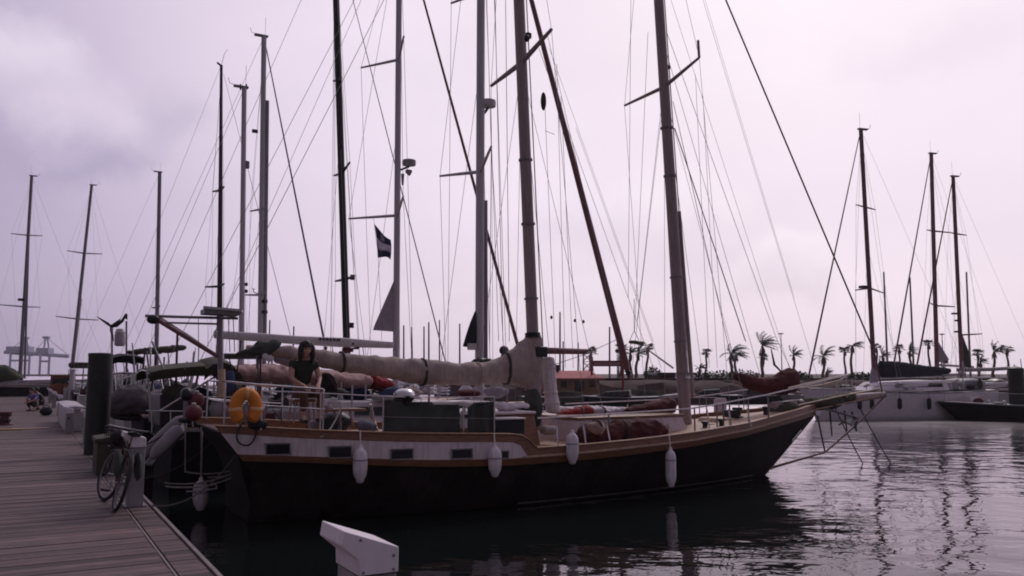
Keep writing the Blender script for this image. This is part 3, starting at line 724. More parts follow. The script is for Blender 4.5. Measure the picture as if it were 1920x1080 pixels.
# dark collar boot where the cover laces round the mast, and the short dark spar forward of it
p = along(mainb, mtop, 628); MB().lathe([(.125, -.05), (.15, -.04), (.15, .04), (.125, .05)], p, 14, (mtop - mainb).normalized()).build('mast_collar', M['carbon'], mmast)
sil('crosstree', M['red_spar'], ketch, KF, 0, [(1004, 651, 664, 1), (1050, 652, 664, 1), (1101, 654, 664.5, .9)], .055, 8, 0, 0)
MB().box(KP(1008, 660, 0), (.26, .34, .20), KF.h, KF.n, UP).build('gooseneck', M['carbon'], mmast, bevel=.02)
sil('mast_bag', M['green_canvas'], ketch, KF, .02, [(988, 735, 790, .5), (992, 728, 800, 1), (1000, 725, 802, 1.1), (1008, 727, 800, 1), (1012, 738, 790, .5)], .19, seed=4, jit=.05)
# pale rolled sail standing beside the mainmast
vr = []
for i, (px, py, r_) in enumerate(((1029, 668, .10), (1028, 676, .125), (1030, 690, .125), (1030, 705, .135), (1031, 720, .13), (1032, 736, .14), (1033, 740, .125), (1035, 755, .145), (1037, 768, .15), (1039, 776, .13))):
    vr.append((KP(px, py, -.1), r_))
b = MB(); rnd = random.Random(12); rg = []
for P0, r_ in vr: rg.append([P0 + (KF.h * math.cos(a) + KF.n * math.sin(a)) * r_ * rnd.uniform(.9, 1.1) for a in [2 * math.pi * j / 14 for j in range(14)]])
rolled = b.loft(rg).build('rolled_sail', M['white_sail'], ketch, smooth=180, sub=1)
for k in (2, 5, 7):
    P0, r_ = vr[k]; MB().lathe([(r_ * 1.0, -.012), (r_ * 1.06, -.01), (r_ * 1.06, .01), (r_, .012)], P0, 14).build('sail_tie', M['white_paint'], rolled)

# ------------------------------------------------ lifelines and stanchions
def stan(px, ytop, ybot, n, r=.014, m='steel'):
    a = KP(px, ybot, n); c = KP(px, ytop, n); MB().tube([a, V((a.x, a.y, c.z))], r, 8).build('stanchion', M[m], ketch)
SN = 1.55
def wire(nm, pts, r, m, n): line(nm, [KP(px, py, n) for px, py in pts], r, M[m], ketch, 6)
wire('lifeline', [(492, 733), (560, 735), (640, 739), (740, 744), (845, 745), (927, 744)], .010, 'white_line', 1.5)
wire('lifeline', [(490, 770), (600, 776), (740, 782), (925, 785)], .004, 'wire', 1.5)
for px, a, c in ((489, 731, 806), (600, 736, 812), (718, 743, 815), (927, 742, 818), (869, 760, 816)): stan(px, a, c, 1.5)
wire('lifeline', [(1008, 784), (1100, 779), (1200, 772.5), (1295, 766), (1345, 758), (1440, 740), (1490, 728), (1590, 703)], .016, 'white_line', 1.15)
wire('lifeline', [(1060, 757), (1150, 753), (1240, 749)], .013, 'white_line', -1.4)
wire('lifeline', [(1300, 745), (1350, 738), (1405, 730)], .013, 'white_line', -1.2)
wire('lifeline', [(1290, 787), (1350, 783), (1440, 760)], .006, 'wire', -1.1)
for px, a, c in ((1142, 776, 832), (1303, 765, 812), (1345, 758, 806), (1357, 757, 804), (1369, 755, 803), (1404, 748, 797), (1441, 740, 786)): stan(px, a, c, 1.15, .016, 'alu_dark')
for px, a, c in ((1312, 744, 785), (1325, 742, 784), (1386, 734, 776), (1395, 733, 774)): stan(px, a, c, -1.0, .012, 'alu_dark')
# pulpit and bowsprit
bs0 = K(11.9, 0, z_at(K(11.9, 0, 1).y, 765)); bst = KP(1658, 740, 0)
MB().tube([bs0, bs0.lerp(bst, .5), bst], [.13, .12, .075], 14).build('bowsprit', M['mast_wood'], ketch)
for n_, pts in ((.42, [(1478, 728), (1545, 712), (1592, 702)]), (-.42, [(1480, 731), (1540, 722), (1575, 713), (1592, 703)]), (.3, [(1496, 760), (1580, 742), (1650, 729)]), (-.3, [(1500, 755), (1570, 742), (1640, 731)])):
    line('pulpit_rail', [KP(px, py, n_) for px, py in pts], .02, M['pale_wood'], ketch, 8)
for px, a, c, n_ in ((1545, 713, 750, .42), (1588, 704, 745, .42), (1520, 722, 762, -.42), (1570, 716, 752, -.42)):
    stan(px, a, c, n_, .014)
MB().prism([KP(1530, 769, .25), KP(1648, 744, .1), KP(1648, 743, -.1), KP(1530, 766, -.25)], V((0, 0, .03))).build('bowsprit_plank', M['deck_teak'], ketch)
sil('furled_headsail', M['olive_canvas'], ketch, KF, .05, [(1490, 752, 766, .6), (1520, 745, 765, 1), (1550, 741, 772, 1.2), (1580, 738, 758, .9), (1605, 736, 752, .5)], .14, seed=21, jit=.2)
sil('sail_bag', M['olive_canvas'], ketch, KF, .05, [(1446, 768, 786, .5), (1456, 758, 786, .9), (1472, 752, 784, 1.1), (1490, 756, 778, .9), (1500, 762, 774, .5)], .24, seed=22, jit=.15)
# anchor on the bow roller
an = MB(); a0, a1 = KP(1545, 766, .14), KP(1608, 783, .14); an.tube([a0, a1], .03, 8)
an.prism([a1, a1 - KF.h * .42 + KF.n * .2 - UP * .16, a1 - KF.h * .46 - UP * .05, a1 - KF.h * .42 - KF.n * .2 - UP * .16], V((0, 0, -.03)))
an.tube([a1, a1 - KF.h * .1 - UP * .22, a1 - KF.h * .05 - UP * .3], [.035, .045, .02], 8); an.build('anchor', M['alu_dark'], ketch)
MB().box(KP(1531, 774, .12), (.16, .10, .12), KF.h, KF.n, UP).build('bow_roller', M['steel'], ketch, bevel=.01)
st0 = K(11.62, .05, .13); dk = KP(1547, 848, 0)
line('bobstay', [st0, dk], [.034, .02], M['red_spar'], ketch, 6); line('bobstay', [dk, KP(1603, 799, 0), bst - UP * .05], .020, M['red_spar'], ketch, 6)
line('dolphin_striker', [KP(1532, 776, 0), dk], [.024, .02], M['alu_dark'], ketch, 8)
for (x0, y0), (x1, y1) in (((1556, 772), (1560, 818)), ((1583, 770), (1588, 808)), ((1597, 772), (1607, 809))):
    line('hanging_rope', [KP(x0, y0, .1), KP(x1, y1, .1)], [.022, .016], M['dark_rope'], ketch, 6)
for (x0, y0), (x1, y1) in (((1565, 762), (1620, 873)), ((1606, 752), (1672, 872))):
    a = KP(x0, y0, 0); c = onz(x1, y1, -.05); r_ = line('mooring_line', sag(a, c, .05, 6), .014, M['dark_rope'], None, 5)
    tag(r_, 'dark mooring line from the yacht bowsprit down into the water', 'mooring line', 'bow mooring lines')
# stem fitting
MB().tube([side(12.95, .95, 1, .02), side(12.9, .72, 1, .03)], .03, 8).build('bow_fairlead', M['steel'], ketch)

# ------------------------------------------------ deck structures
def trunk(nm, m, s0, s1, hw0, hw1, z0, z1, top=None, bev=.03):
    q0 = [K(s0, -hw0, z0(s0)), K(s0, hw0, z0(s0)), K(s1, hw1, z0(s1)), K(s1, -hw1, z0(s1))]
    q1 = [K(s0 + .06, -hw0 + .05, z1), K(s0 + .06, hw0 - .05, z1), K(s1 - .12, hw1 - .05, z1), K(s1 - .12, -hw1 + .05, z1)]
    o = MB().loft([q0, q1]).build(nm, m, ketch, smooth=0, bevel=bev)
    if top:
        MB().loft([[p + (p - (q1[0] + q1[2]) / 2).normalized() * .04 + UP * dz for p in q1] for dz in (.003, .045)]).build('coach_roof', top, o, smooth=0, bevel=.012)
    return o
zd = lambda s: zt(ZW, s) + .02
tk = trunk('cabin_trunk', M['white_paint'], 6.25, 9.0, .95, .70, zd, zd(7.5) + .40, M['varnish'])
for s_ in (6.9, 7.7, 8.4):
    hw = .95 - (s_ - 6.25) * .09; c = K(s_, hw - .022, zd(7.5) + .22)
    pf = MB().lathe([(.075, -.01), (.085, .0), (.085, .022), (.07, .024)], c, 16, KF.n).build('porthole', M['steel'], tk)
    MB().lathe([(.069, .0), (.069, .018)], c, 16, KF.n).build('pane', M['glass'], pf)
trunk('deckhouse', M['varnish'], 3.9, 5.55, .95, .9, zd, zd(5) + .62, M['white_paint'])
trunk('cockpit_coaming', M['deck_teak'], .9, 3.7, 1.15, 1.2, zd, zd(2) + .22)
trunk('hatch', M['pale_wood'], 10.0, 10.7, .32, .3, zd, zd(10.3) + .14)
# windlass and bollards on the foredeck
wl = MB(); P0 = KP(1383, 786, .1); wl.lathe([(.13, 0), (.13, .06), (.07, .09), (.07, .16), (.11, .2), (.11, .25)], P0, 14); wl.box(P0 + UP * .1 - KF.h * .18, (.2, .3, .2), KF.h, KF.n, UP); wl.build('windlass', M['carbon'], ketch, bevel=.01)
for px, py in ((1322, 800), (1353, 795), (1436, 772)):
    P0 = KP(px, py + 6, .75); MB().lathe([(.05, 0), (.05, .12), (.075, .13), (.075, .17), (.02, .18)], P0, 12).build('bollard', M['carbon'], ketch)
for px, py in ((1330, 797), (1312, 801)):
    P0 = KP(px, py, .5); MB().tube([P0 - KF.h * .15, P0 + KF.h * .15], .02, 6).build('deck_cleat', M['carbon'], ketch)
# staysail bundled in its maroon cover over the foredeck
sil('staysail_cover', M['maroon_canvas'], ketch, KF, -.05, [(1380, 698, 712, .5), (1388, 699, 722, .8), (1405, 703, 730, 1), (1425, 706, 737, 1), (1445, 707, 741, 1), (1460, 701, 742, 1), (1472, 692, 741, 1), (1480, 685, 739, .9), (1488, 687, 736, .9), (1494, 700, 730, .6)], .20, seed=31, jit=.1)
line('staysail_boom', [KP(1375, 716, -.05), KP(1500, 738, -.05)], .045, M['mast_wood'], ketch, 10)
line('staysail_stay', [KP(1482, 690, -.05), KP(1458, 640, -.05), KP(1250, 60, 0)], .006, M['wire'], ketch, 5)
line('sheet', [KP(1446, 655, -.05), KP(1452, 684, -.05), KP(1466, 698, -.05)], [.012, .028, .02], M['dark_rope'], ketch, 6)
# dark sail lowered along the foremast
sil('lowered_sail', M['maroon_canvas'], ketch, KF, -.25, [(1172, 766, 772, .4), (1190, 760, 774, .8), (1215, 755, 776, 1), (1240, 748, 778, 1.1), (1255, 746, 778, 1), (1266, 752, 770, .5)], .2, seed=33, jit=.14)
# small rolled bundle that hangs from the halyards between the masts
bn = sil('slung_bundle', mat('weathered_net_roll', (.16, .17, .10), .95, var=.6, scale=14, bump=.6), ketch, KF, .15, [(1179, 638, 645, .6), (1184, 637, 645, 1), (1194, 639, 646, 1.1), (1203, 639, 648, 1), (1206, 640, 645, .6)], .06, seed=35, jit=.2)
for (x0, y0), (x1, y1) in (((1189, 620), (1181, 638)), ((1189, 620), (1198, 638)), ((1189, 560), (1189, 620))): line('sling', [KP(x0, y0, .15), KP(x1, y1, .15)], .006, M['dark_rope'], bn, 5)

# ------------------------------------------------ stern gallows with solar panel
gn = .15
def gp(px, py, n=gn): return KP(px, py, n)
po = MB().tube([gp(413, 745), gp(413, 588)], .042, 10).build('gallows_post', M['alu_dark'], ketch)
MB().tube([gp(272, 592), gp(330, 594), gp(446, 597)], .022, 8).build('gallows_arm', M['alu_dark'], ketch)
MB().tube([gp(283, 604), gp(330, 605.5), gp(411, 607.5)], .016, 8).build('gallows_arm', M['alu_dark'], ketch)
for dx, dn in ((0, 0), (10, .16)):
    MB().tube([gp(286 + dx, 594, gn - dn), gp(345 + dx * .6, 630, gn - dn), gp(408 - dx * .3, 668 - dx * .2, gn - dn)], .034, 8).build('davit_spar', M['red_spar'] if not dx else M['alu'], ketch)
MB().ball(gp(287, 599), (.1, .06, .07), 10, 8).build('spar_end', M['carbon'], ketch)
c0, c1 = gp(381, 576, .5), gp(454, 584, .5)
e = (c1 - c0); sp_ = MB().prism([gp(381, 574, .45), gp(454, 580, .45), gp(456, 583, -.35), gp(383, 577, -.35)], V((0, 0, -.035))).build('solar_panel', M['alu'], ketch, smooth=0)
MB().prism([p + UP * .003 for p in [gp(382, 574.3, .43), gp(453, 580.3, .43), gp(455, 583, -.33), gp(384, 577, -.33)]], V((0, 0, .003))).build('cells', M['solar'], sp_, smooth=0)
MB().prism([gp(384, 578, .40), gp(450, 584, .40), gp(450, 591, .40), gp(384, 587, .40)], KF.n * -.5).build('panel_cradle', M['alu_dark'], sp_, smooth=0)
for px in (428, 437): line('gallows_line', [gp(px, 594), gp(px + 3, 660)], .008, M['wire'], ketch, 5)
line('gallows_line', [gp(372, 594), gp(372, 655)], .006, M['wire'], ketch, 5)
MB().tube([gp(416, 745, .7), gp(416, 692, .7)], .05, 10).build('boathook_tube', M['pale_wood'], ketch)
sil('hanging_cloth', M['blue_cloth'], ketch, KF, .4, [(421, 700, 735, .4), (426, 694, 738, .8), (434, 692, 736, 1), (441, 696, 728, .6)], .08, seed=41, jit=.12)
# stern rail
sr = [K(1.5, 1.40, zt(ZC, 1.5) + .62), K(.55, 1.28, zt(ZC, .5) + .62), K(.15, .9, zt(ZC, 0) + .64), K(.1, 0, zt(ZC, 0) + .64), K(.15, -.9, zt(ZC, 0) + .64), K(.55, -1.28, zt(ZC, .5) + .62), K(1.5, -1.4, zt(ZC, 1.5) + .62)]
line('stern_rail', sr, .015, M['steel'], ketch, 8)
line('stern_rail', [p - UP * .3 for p in sr], .011, M['steel'], ketch, 8)
for p in sr[::2]: MB().tube([p, p - UP * .64], .014, 8).build('stanchion', M['steel'], ketch)
# ------------------------------------------------------------------ things hung on or lying about the ketch
def fender(label, px, y0, y1, n, r, fr=KF, top=None, group='white fenders'):
    """cylindrical fender hanging upright between two picture heights"""
    a = fr.pick(px, y0, n); zb = z_at(a.y, y1); L_ = a.z - zb
    root = thing('fender', label, 'fender', (a.x, a.y, zb), group); o = V((a.x, a.y, zb))
    MB().lathe([(.012, 0), (.05 * r / .1, .015), (r * .62, .06), (r * .9, .12), (r, .20), (r, L_ - .16), (r * .93, L_ - .1), (r * .7, L_ - .05), (r * .38, L_ - .02), (.03, L_ - .005), (.03, L_ + .03)], o, 20).build('body', M['fender'], root, smooth=60)
    MB().lathe([(r * 1.0, L_ - .205), (r * 1.025, L_ - .20), (r * 1.025, L_ - .185), (r, L_ - .18)], o, 20).build('ring', M['sail'], root)
    if top is not None:
        line('lanyard', [o + UP * (L_ + .02), V((a.x, a.y, top)) - fr.n * .03], .011, M['white_line'], root, 5)
for lab, px, y0, y1, r in (('white fender hanging over the second portlight from the stern', 676, 838, 906, .108), ('white fender with a lined top, hanging where the white band ends', 928, 836, 895, .108),
                           ('white fender hanging beside the cabin trunk, highest of the row', 1073, 810, 871, .105), ('white fender hanging lowest by the foremast, its foot at the waterline', 1257, 842, 914, .095)):
    s_ = s_at(px, .9); n_ = bd(s_) + .10
    fender(lab, px, y0, y1, n_, r, top=zt(ZC, s_) + .03, group='white fenders along the black hull')
fender('white fender hanging behind the stern with its foot touching the water', 377, 899, 958, .05, .115, top=1.3)

# horseshoe lifebuoy on the stern rail
c = KP(461, 764, 1.52); pts = []
for i in range(27):
    a = R(-66 + 312 * i / 26); pts.append(c + KF.h * (.142 * math.cos(a)) + UP * (.195 * math.sin(a)))
rad = [.06] + [.092] * 25 + [.06]
lb = thing('horseshoe_lifebuoy', 'orange horseshoe lifebuoy hanging on the stern rail', 'lifebuoy', c)
MB().tube(pts, rad, 12).build('ring', M['orange'], lb)
for i in (5, 13, 21):
    p = pts[i]; d = (pts[i + 1] - pts[i - 1]).normalized(); MB().lathe([(.093, -.025), (.097, -.02), (.097, .02), (.093, .025)], p, 12, d).build('band', mat('faded_band', (.75, .45, .2), .6), lb)
MB().tube([pts[0], (pts[0] + pts[-1]) / 2 - UP * .03, pts[-1]], .008, 6).build('strap', M['rope'], lb)
sil_ = MB().ball(KP(462, 772, 1.50), (.04, .05, .13), 10, 8, .08).build('rescue_light', M['sail'], lb)
# coil of hose hung on the rail
cc = K(s_at(478, 1.2), bd(s_at(478, 1.2)) + .06, 0); cc = V((cc.x, cc.y, z_at(cc.y, 813)))
pts = [cc + KF.h * (.135 + .012 * math.sin(i * .7)) * math.cos(2 * math.pi * i / 18) + UP * .17 * math.sin(2 * math.pi * i / 18) + KF.n * .012 * math.sin(i) for i in range(56)]
tag(line('hose_coil', pts, .013, M['carbon'], None, 6), 'coil of dark hose hanging over the white band below the lifebuoy', 'hose coil')
dk = thing('dark_bag', 'small dark bag slumped on the rail right of the lifebuoy', 'bag', KP(488, 796, 1.45))
MB().ball(KP(483, 795, 1.45), (.15, .12, .075), 12, 8, .1).build('bag', M['dark_cloth'], dk); MB().tube([KP(470, 795, 1.45), KP(484, 786, 1.5), KP(497, 796, 1.45)], .012, 6).build('strap', M['dark_rope'], dk)

# green weather cloths laced to the lifelines, with the boxes behind them
def cloth_panel(label, poly, n, m):
    pl = [KP(px, py, n) for px, py in poly]
    cen = sum(pl, V((0, 0, 0))) / len(pl); root = thing('weather_cloth', label, 'weather cloth', cen, 'dark green weather cloths on the rail')
    nx = 16; ny = 8; rows = []; xs = [p[0] for p in poly]; x0, x1 = min(xs), max(xs)
    top = sorted([p for p in poly if p[1] < 785]); bot = sorted([p for p in poly if p[1] >= 785]); rnd = random.Random(int(x0))
    for j in range(ny + 1):
        row = []
        for i in range(nx + 1):
            px = x0 + (x1 - x0) * i / nx; ya, yb = lerp_tab(top, px), lerp_tab(bot, px)
            row.append(KP(px, ya + (yb - ya) * j / ny, n) + KF.n * (rnd.uniform(-.02, .02) + .03 * math.sin(i * .8)))
        rows.append(row)
    MB().sheet(rows, .01).build('canvas', m, root, smooth=180)
    MB().tube([KP(px, py, n + .02) for px, py in top], .014, 6).build('hem', m, root)
    for px in (x0 + 3, (x0 + x1) / 2, x1 - 3):
        MB().tube([KP(px, lerp_tab(top, px), n + .02), KP(px, lerp_tab(top, px) - 5, n)], .006, 5).build('lacing', M['rope'], root)
cloth_panel('wider dark green weather cloth below the kettle grill', [(717, 752), (760, 749), (762, 755), (810, 755), (812, 760), (860, 760), (862, 812), (717, 814)], 1.44, M['green_canvas'])
cloth_panel('narrower dark green weather cloth beside the mainmast', [(878, 765), (890, 756), (927, 754), (927, 812), (877, 813)], 1.44, M['green_canvas'])
def crate(label, x0, x1, y0, y1, n, dep, m, lidm):
    a, c = KP(x0, y1, n), KP(x1, y1, n); top = KP(x0, y0, n).z; root = thing('deck_box', label, 'deck box', (a + c) / 2)
    h_ = top - a.z; cen = (a + c) / 2 - KF.n * dep / 2
    MB().box(V((cen.x, cen.y, a.z + h_ * .45)), ((c - a).length, dep, h_ * .9), KF.h, KF.n, UP).build('body', m, root, bevel=.015)
    MB().box(V((cen.x, cen.y, a.z + h_ * .96)), ((c - a).length + .04, dep + .04, h_ * .11), KF.h, KF.n, UP).build('lid', lidm, root, bevel=.01)
crate('dark deck box with a pale lid edge at the foot of the mainmast', 930, 984, 785, 815, 1.35, .5, M['navy_canvas'], M['alu'])
# jug between the cloths
c = KP(870, 800, 1.36); jg = thing('water_jug', 'pale water jug standing in the gap between the green cloths', 'jug', c)
MB().lathe([(.07, 0), (.085, .02), (.085, .22), (.05, .27), (.03, .29), (.03, .33)], c - UP * .02, 14).build('body', M['white_sail'], jg)
MB().tube([c + KF.h * .05 + UP * .25, c + KF.h * .10 + UP * .22, c + KF.h * .085 + UP * .12], .012, 6).build('handle', M['white_sail'], jg)
MB().box(c + UP * .17 + KF.n * .08, (.12, .03, .06), KF.h, KF.n, UP).build('label_band', M['carbon'], jg)
# kettle grill
c = KP(758, 741, 1.35); g = thing('kettle_grill', 'round kettle grill with a shiny steel lid clamped to the rail', 'grill', c)
MB().lathe([(.03, -.16), (.10, -.13), (.15, -.07), (.17, -.005)], c, 20).build('bowl', M['carbon'], g)
MB().lathe([(.175, -.01), (.175, .01), (.16, .05), (.11, .09), (.05, .108), (.005, .11)], c, 20).build('lid', M['steel'], g)
MB().tube([c + UP * .108 - KF.h * .03, c + UP * .14, c + UP * .108 + KF.h * .03], .008, 6).build('lid_handle', M['carbon'], g)
MB().tube([c - UP * .16, c - UP * .55], .016, 8).build('stem', M['steel'], g)

# cockpit table with folding legs
tb = thing('cockpit_table', 'small folding table with splayed legs in the cockpit', 'table', KP(640, 795, .1))
MB().box(KP(640, 768, .1), (.72, .5, .04), KF.h, KF.n, UP).build('tabletop', M['varnish'], tb, bevel=.01)
for i, (a, c) in enumerate((((614, 770), (606, 797)), ((626, 770), (634, 797)), ((640, 770), (637, 797)), ((655, 770), (662, 797)))):
    MB().tube([KP(a[0], a[1], .1 + .2 * (-1) ** i), KP(c[0], c[1], .1 + .2 * (-1) ** i)], .016, 8).build('leg', M['mast_wood'], tb)
bg_ = thing('rucksack', 'dark rucksack propped beside the seated person', 'rucksack', KP(612, 722, 0))
sil('bag', M['dark_cloth'], bg_, KF, 0, [(592, 712, 728, .5), (598, 702, 732, .8), (606, 696, 734, 1), (616, 698, 734, 1), (626, 708, 735, .9), (633, 720, 735, .5)], .16, seed=51, jit=.08)
MB().tube([KP(608, 699, .16), KP(622, 712, .19), KP(630, 730, .16)], .018, 6, .5).build('shoulder_strap', M['maroon_canvas'], bg_)
cu = thing('cockpit_cushion', 'long dark cushion lying along the cockpit behind the rucksack', 'cushion', KP(620, 733, -.2))
sil('pad', M['green_canvas'], cu, KF, -.2, [(586, 727, 737, .6), (592, 725, 739, 1), (640, 727, 741, 1), (648, 730, 740, .6)], .2, seed=52, jit=.03); sil('piping', M['carbon'], cu, KF, -.2, [(585, 731.5, 733, 1), (649, 734, 735.5, 1)], .205, 12, 0, 0)
for lab, px, py, r_, m_, cat in (('white mug on the cockpit table', 616, 763, .055, 'white_cloth', 'mug'), ('white bowl on the near end of the cockpit table', 606, 757, .07, 'white_sail', 'bowl')):
    c = KP(px, py, .15); o = thing(cat, lab, cat, c)
    MB().lathe([(r_ * .7, -.05), (r_, -.03), (r_, .05), (r_ * .88, .05), (r_ * .85, -.03), (.004, -.035)], c, 14).build('body', M[m_], o)
    if cat == 'mug': MB().tube([c + KF.h * r_ + UP * .03, c + KF.h * (r_ + .04), c + KF.h * r_ - UP * .03], .009, 6).build('handle', M[m_], o)
    else: MB().lathe([(r_ * .5, -.06), (r_ * .5, -.045)], c, 14).build('foot', M[m_], o)
# small heaps of things on the side deck
def heap(nm, label, cat, fr, n, tab, hw, m, seed, strap=None):
    o = thing(nm, label, cat, fr.pick(tab[len(tab) // 2][0], tab[len(tab) // 2][2], n)); sil('body', m, o, fr, n, tab, hw, seed=seed, jit=.16)
    if strap:
        (px, y0, y1) = strap; sil('strap', M['dark_rope'], o, fr, n, [(px - 1.5, y0, y1, 1), (px + 1.5, y0, y1, 1)], hw * 1.08, 14, 0, 0)
    return o
heap('sail_bundle', 'dark red sail bundled along the rail beside the cabin trunk', 'sail bundle', KF, 1.05, [(1084, 810, 828, .5), (1098, 798, 836, .8), (1125, 792, 836, 1), (1155, 789, 834, 1), (1180, 787, 832, 1.1), (1205, 786, 829, 1), (1228, 789, 825, .9), (1248, 797, 820, .5)], .24, M['maroon_canvas'], 61, (1165, 787, 835))
heap('sail_bundle', 'thin red sail lying on the cabin roof next to the pale rolled sail', 'sail bundle', KF, -.3, [(1046, 772, 780, .5), (1060, 768, 782, .8), (1080, 764, 783, 1), (1100, 760, 781, .9), (1112, 763, 776, .5)], .2, M['red_canvas'], 62, (1085, 762, 784))
heap('sail_bundle', 'pale bundled sail spread on the cabin roof between the masts', 'sail bundle', KF, -.55, [(1050, 766, 776, .5), (1085, 760, 778, .8), (1120, 762, 779, 1), (1150, 763, 778, .8), (1180, 764, 772, .4)], .3, M['white_sail'], 63, (1120, 760, 780))
heap('canvas_bag', 'pale lumpy canvas bag on the side deck by the highest fender', 'canvas bag', KF, 1.42, [(1106, 793, 806, .5), (1113, 788, 815, .9), (1123, 787, 816, 1), (1131, 792, 808, .5)], .16, mat('dirty_pale_canvas', (.36, .25, .22), .9, var=.3, scale=6, bump=.4), 64, (1119, 786, 817))
heap('canvas_bag', 'dull pale bag slumped against the foremast', 'canvas bag', KF, .5, [(1236, 800, 812, .5), (1244, 794, 818, 1), (1252, 796, 818, 1), (1260, 804, 812, .5)], .16, mat('grey_canvas', (.26, .2, .2), .9, var=.3, scale=6, bump=.4), 65, (1248, 793, 819))
heap('ball_fender', 'round white float on the far side deck just behind the foremast', 'float', KF, -1.0, [(1214, 784, 788, .5), (1218, 781, 788, .9), (1223, 780, 788, 1), (1229, 782, 788, .8), (1232, 785, 788, .4)], .12, M['fender'], 66, (1223, 779.5, 788))
heap('folded_sail', 'small white folded sail on the far side deck touching the foremast', 'folded sail', KF, -1.0, [(1241, 782, 789, .5), (1246, 777, 789, .9), (1252, 775, 789, 1), (1258, 778, 789, .8), (1263, 784, 788, .4)], .12, M['white_sail'], 67, (1251, 774.5, 789))
heap('rope_heap', 'heap of pale rope at the foot of the mainmast', 'rope heap', KF, .9, [(1015, 800, 812, .5), (1024, 797, 816, 1), (1036, 799, 814, 1), (1043, 805, 812, .5)], .18, M['rope'], 68)
heap('crumpled_sail', 'crumpled white sail beside the mainmast foot', 'folded sail', KF, .5, [(930, 757, 766, .5), (938, 752, 772, .9), (948, 755, 772, .8), (960, 757, 768, 1), (975, 754, 766, 1), (990, 756, 766, .6)], .16, M['white_sail'], 69)
heap('blanket', 'blue and grey blanket heaped on the side deck before the wider green cloth', 'blanket', KF, 1.2, [(668, 793, 803, .5), (680, 789, 808, .9), (694, 790, 808, 1), (706, 796, 806, .5)], .16, mat('grey_blue_cloth', (.12, .12, .16), .9, var=.4, scale=6, bump=.4), 70)
# white board stowed against the far rail
wb = thing('stowed_board', 'upright white board lashed to the far rail of the foredeck', 'board', KP(1350, 782, -1.0))
q = [KP(1338, 785, -1.05), KP(1361, 781, -1.05), KP(1361, 748, -1.05), KP(1358, 746, -1.05), KP(1341, 747, -1.05), KP(1338, 750, -1.05)]
MB().prism(q, KF.n * .03).build('panel', M['board'], wb, smooth=0, bevel=.008)
MB().tube([KP(1336, 762, -.98), KP(1363, 759, -.98)], .008, 6).build('lashing', M['rope'], wb)
# plank spar leaning behind the foremast
sp_ = line('spare_spar', [KP(1215, 656, -.8), KP(1262, 690, -.8)], [.016, .022], M['mast_wood'], None, 8); tag(sp_, 'short wooden spar leaning aslant behind the foremast', 'spar')

# stern gear: red buoys, outboard, dinghy, ropes
def buoy(label, px, py, n, r, m):
    c = KP(px, py, n); o = thing('ball_buoy', label, 'buoy', c, 'red ball buoys at the stern')
    MB().ball(c, r, 18, 12).build('ball', m, o); MB().lathe([(.03, r * .95), (.035, r * 1.12), (.02, r * 1.2)], c, 10).build('eye', M['white_paint'], o)
red_v = mat('faded_red_vinyl', (.13, .022, .03), .5, var=.2, scale=6)
buoy('lower dark red ball buoy hanging at the yacht stern', 363, 774, .7, .125, red_v); buoy('upper dark red ball buoy hanging at the yacht stern', 368, 750, .3, .12, red_v)
ob = thing('outboard_motor', 'grey outboard motor clamped on the stern rail left of the red buoys', 'outboard motor', KP(348, 745, .3))
sil('cowling', M['carbon'], ob, KF, .3, [(338, 733, 748, .6), (343, 727, 752, 1), (352, 725, 753, 1), (360, 730, 750, .7)], .12, seed=81, jit=.02)
MB().tube([KP(350, 752, .3), KP(347, 786, .3)], [.05, .035], 8).build('shaft', M['alu_dark'], ob); MB().ball(KP(347, 788, .3), (.11, .03, .05), 10, 6).build('gearcase', M['carbon'], ob)
MB().tube([KP(352, 750, .3), KP(372, 742, .3)], .015, 6).build('tiller', M['carbon'], ob)
dg = thing('inflatable_dinghy', 'pale grey inflatable dinghy slung on edge behind the yacht stern', 'dinghy', KP(310, 825, -.1))
MB().tube([KP(x, y, -.25) for x, y in ((268, 856), (278, 846), (300, 826), (322, 805), (338, 790), (346, 783))], [.04, .105, .115, .115, .105, .05], 14).build('tube', M['grey_tube'], dg)
MB().tube([KP(x, y, .28) for x, y in ((284, 858), (294, 848), (310, 832), (324, 817), (334, 807), (340, 802))], [.04, .10, .11, .11, .10, .05], 14).build('tube', M['grey_tube'], dg)
MB().prism([p - UP * .09 for p in (KP(268, 858, -.36), KP(346, 786, -.36), KP(346, 800, .38), KP(286, 858, .38))], V((0, 0, -.03))).build('shade_floor', M['carbon'], dg)  # dark floor panel, widened and lowered to paint shade under the tubes
MB().prism([KP(330, 797, -.2), KP(344, 790, -.2), KP(346, 808, .25), KP(332, 812, .25)], V((0, 0, -.12))).build('transom', M['alu_dark'], dg)
MB().tube([KP(x, y, -.1) for x, y in ((262, 838), (290, 826), (322, 806), (340, 795))], .012, 6).build('grab_line', M['dark_rope'], dg)
def hangline(nm, label, pts, r, m='rope', group=None): return tag(line(nm, pts, r, M[m], None, 6), label, 'rope', group)
pc = PP(.6, -.03, ZD + .02)
hangline('mooring_rope', 'pale stern mooring rope drooping from the boardwalk edge to the yacht', sag(PP(-.4, -.05, ZD + .03), K(.35, 1.25, 1.15), .25, 14), .010, 'dark_rope')
hangline('mooring_rope', 'second stern rope crossing under the slung dinghy', sag(PP(2.8, -.05, ZD + .03), K(.35, -1.0, 1.15), .22, 14), .010, 'dark_rope')
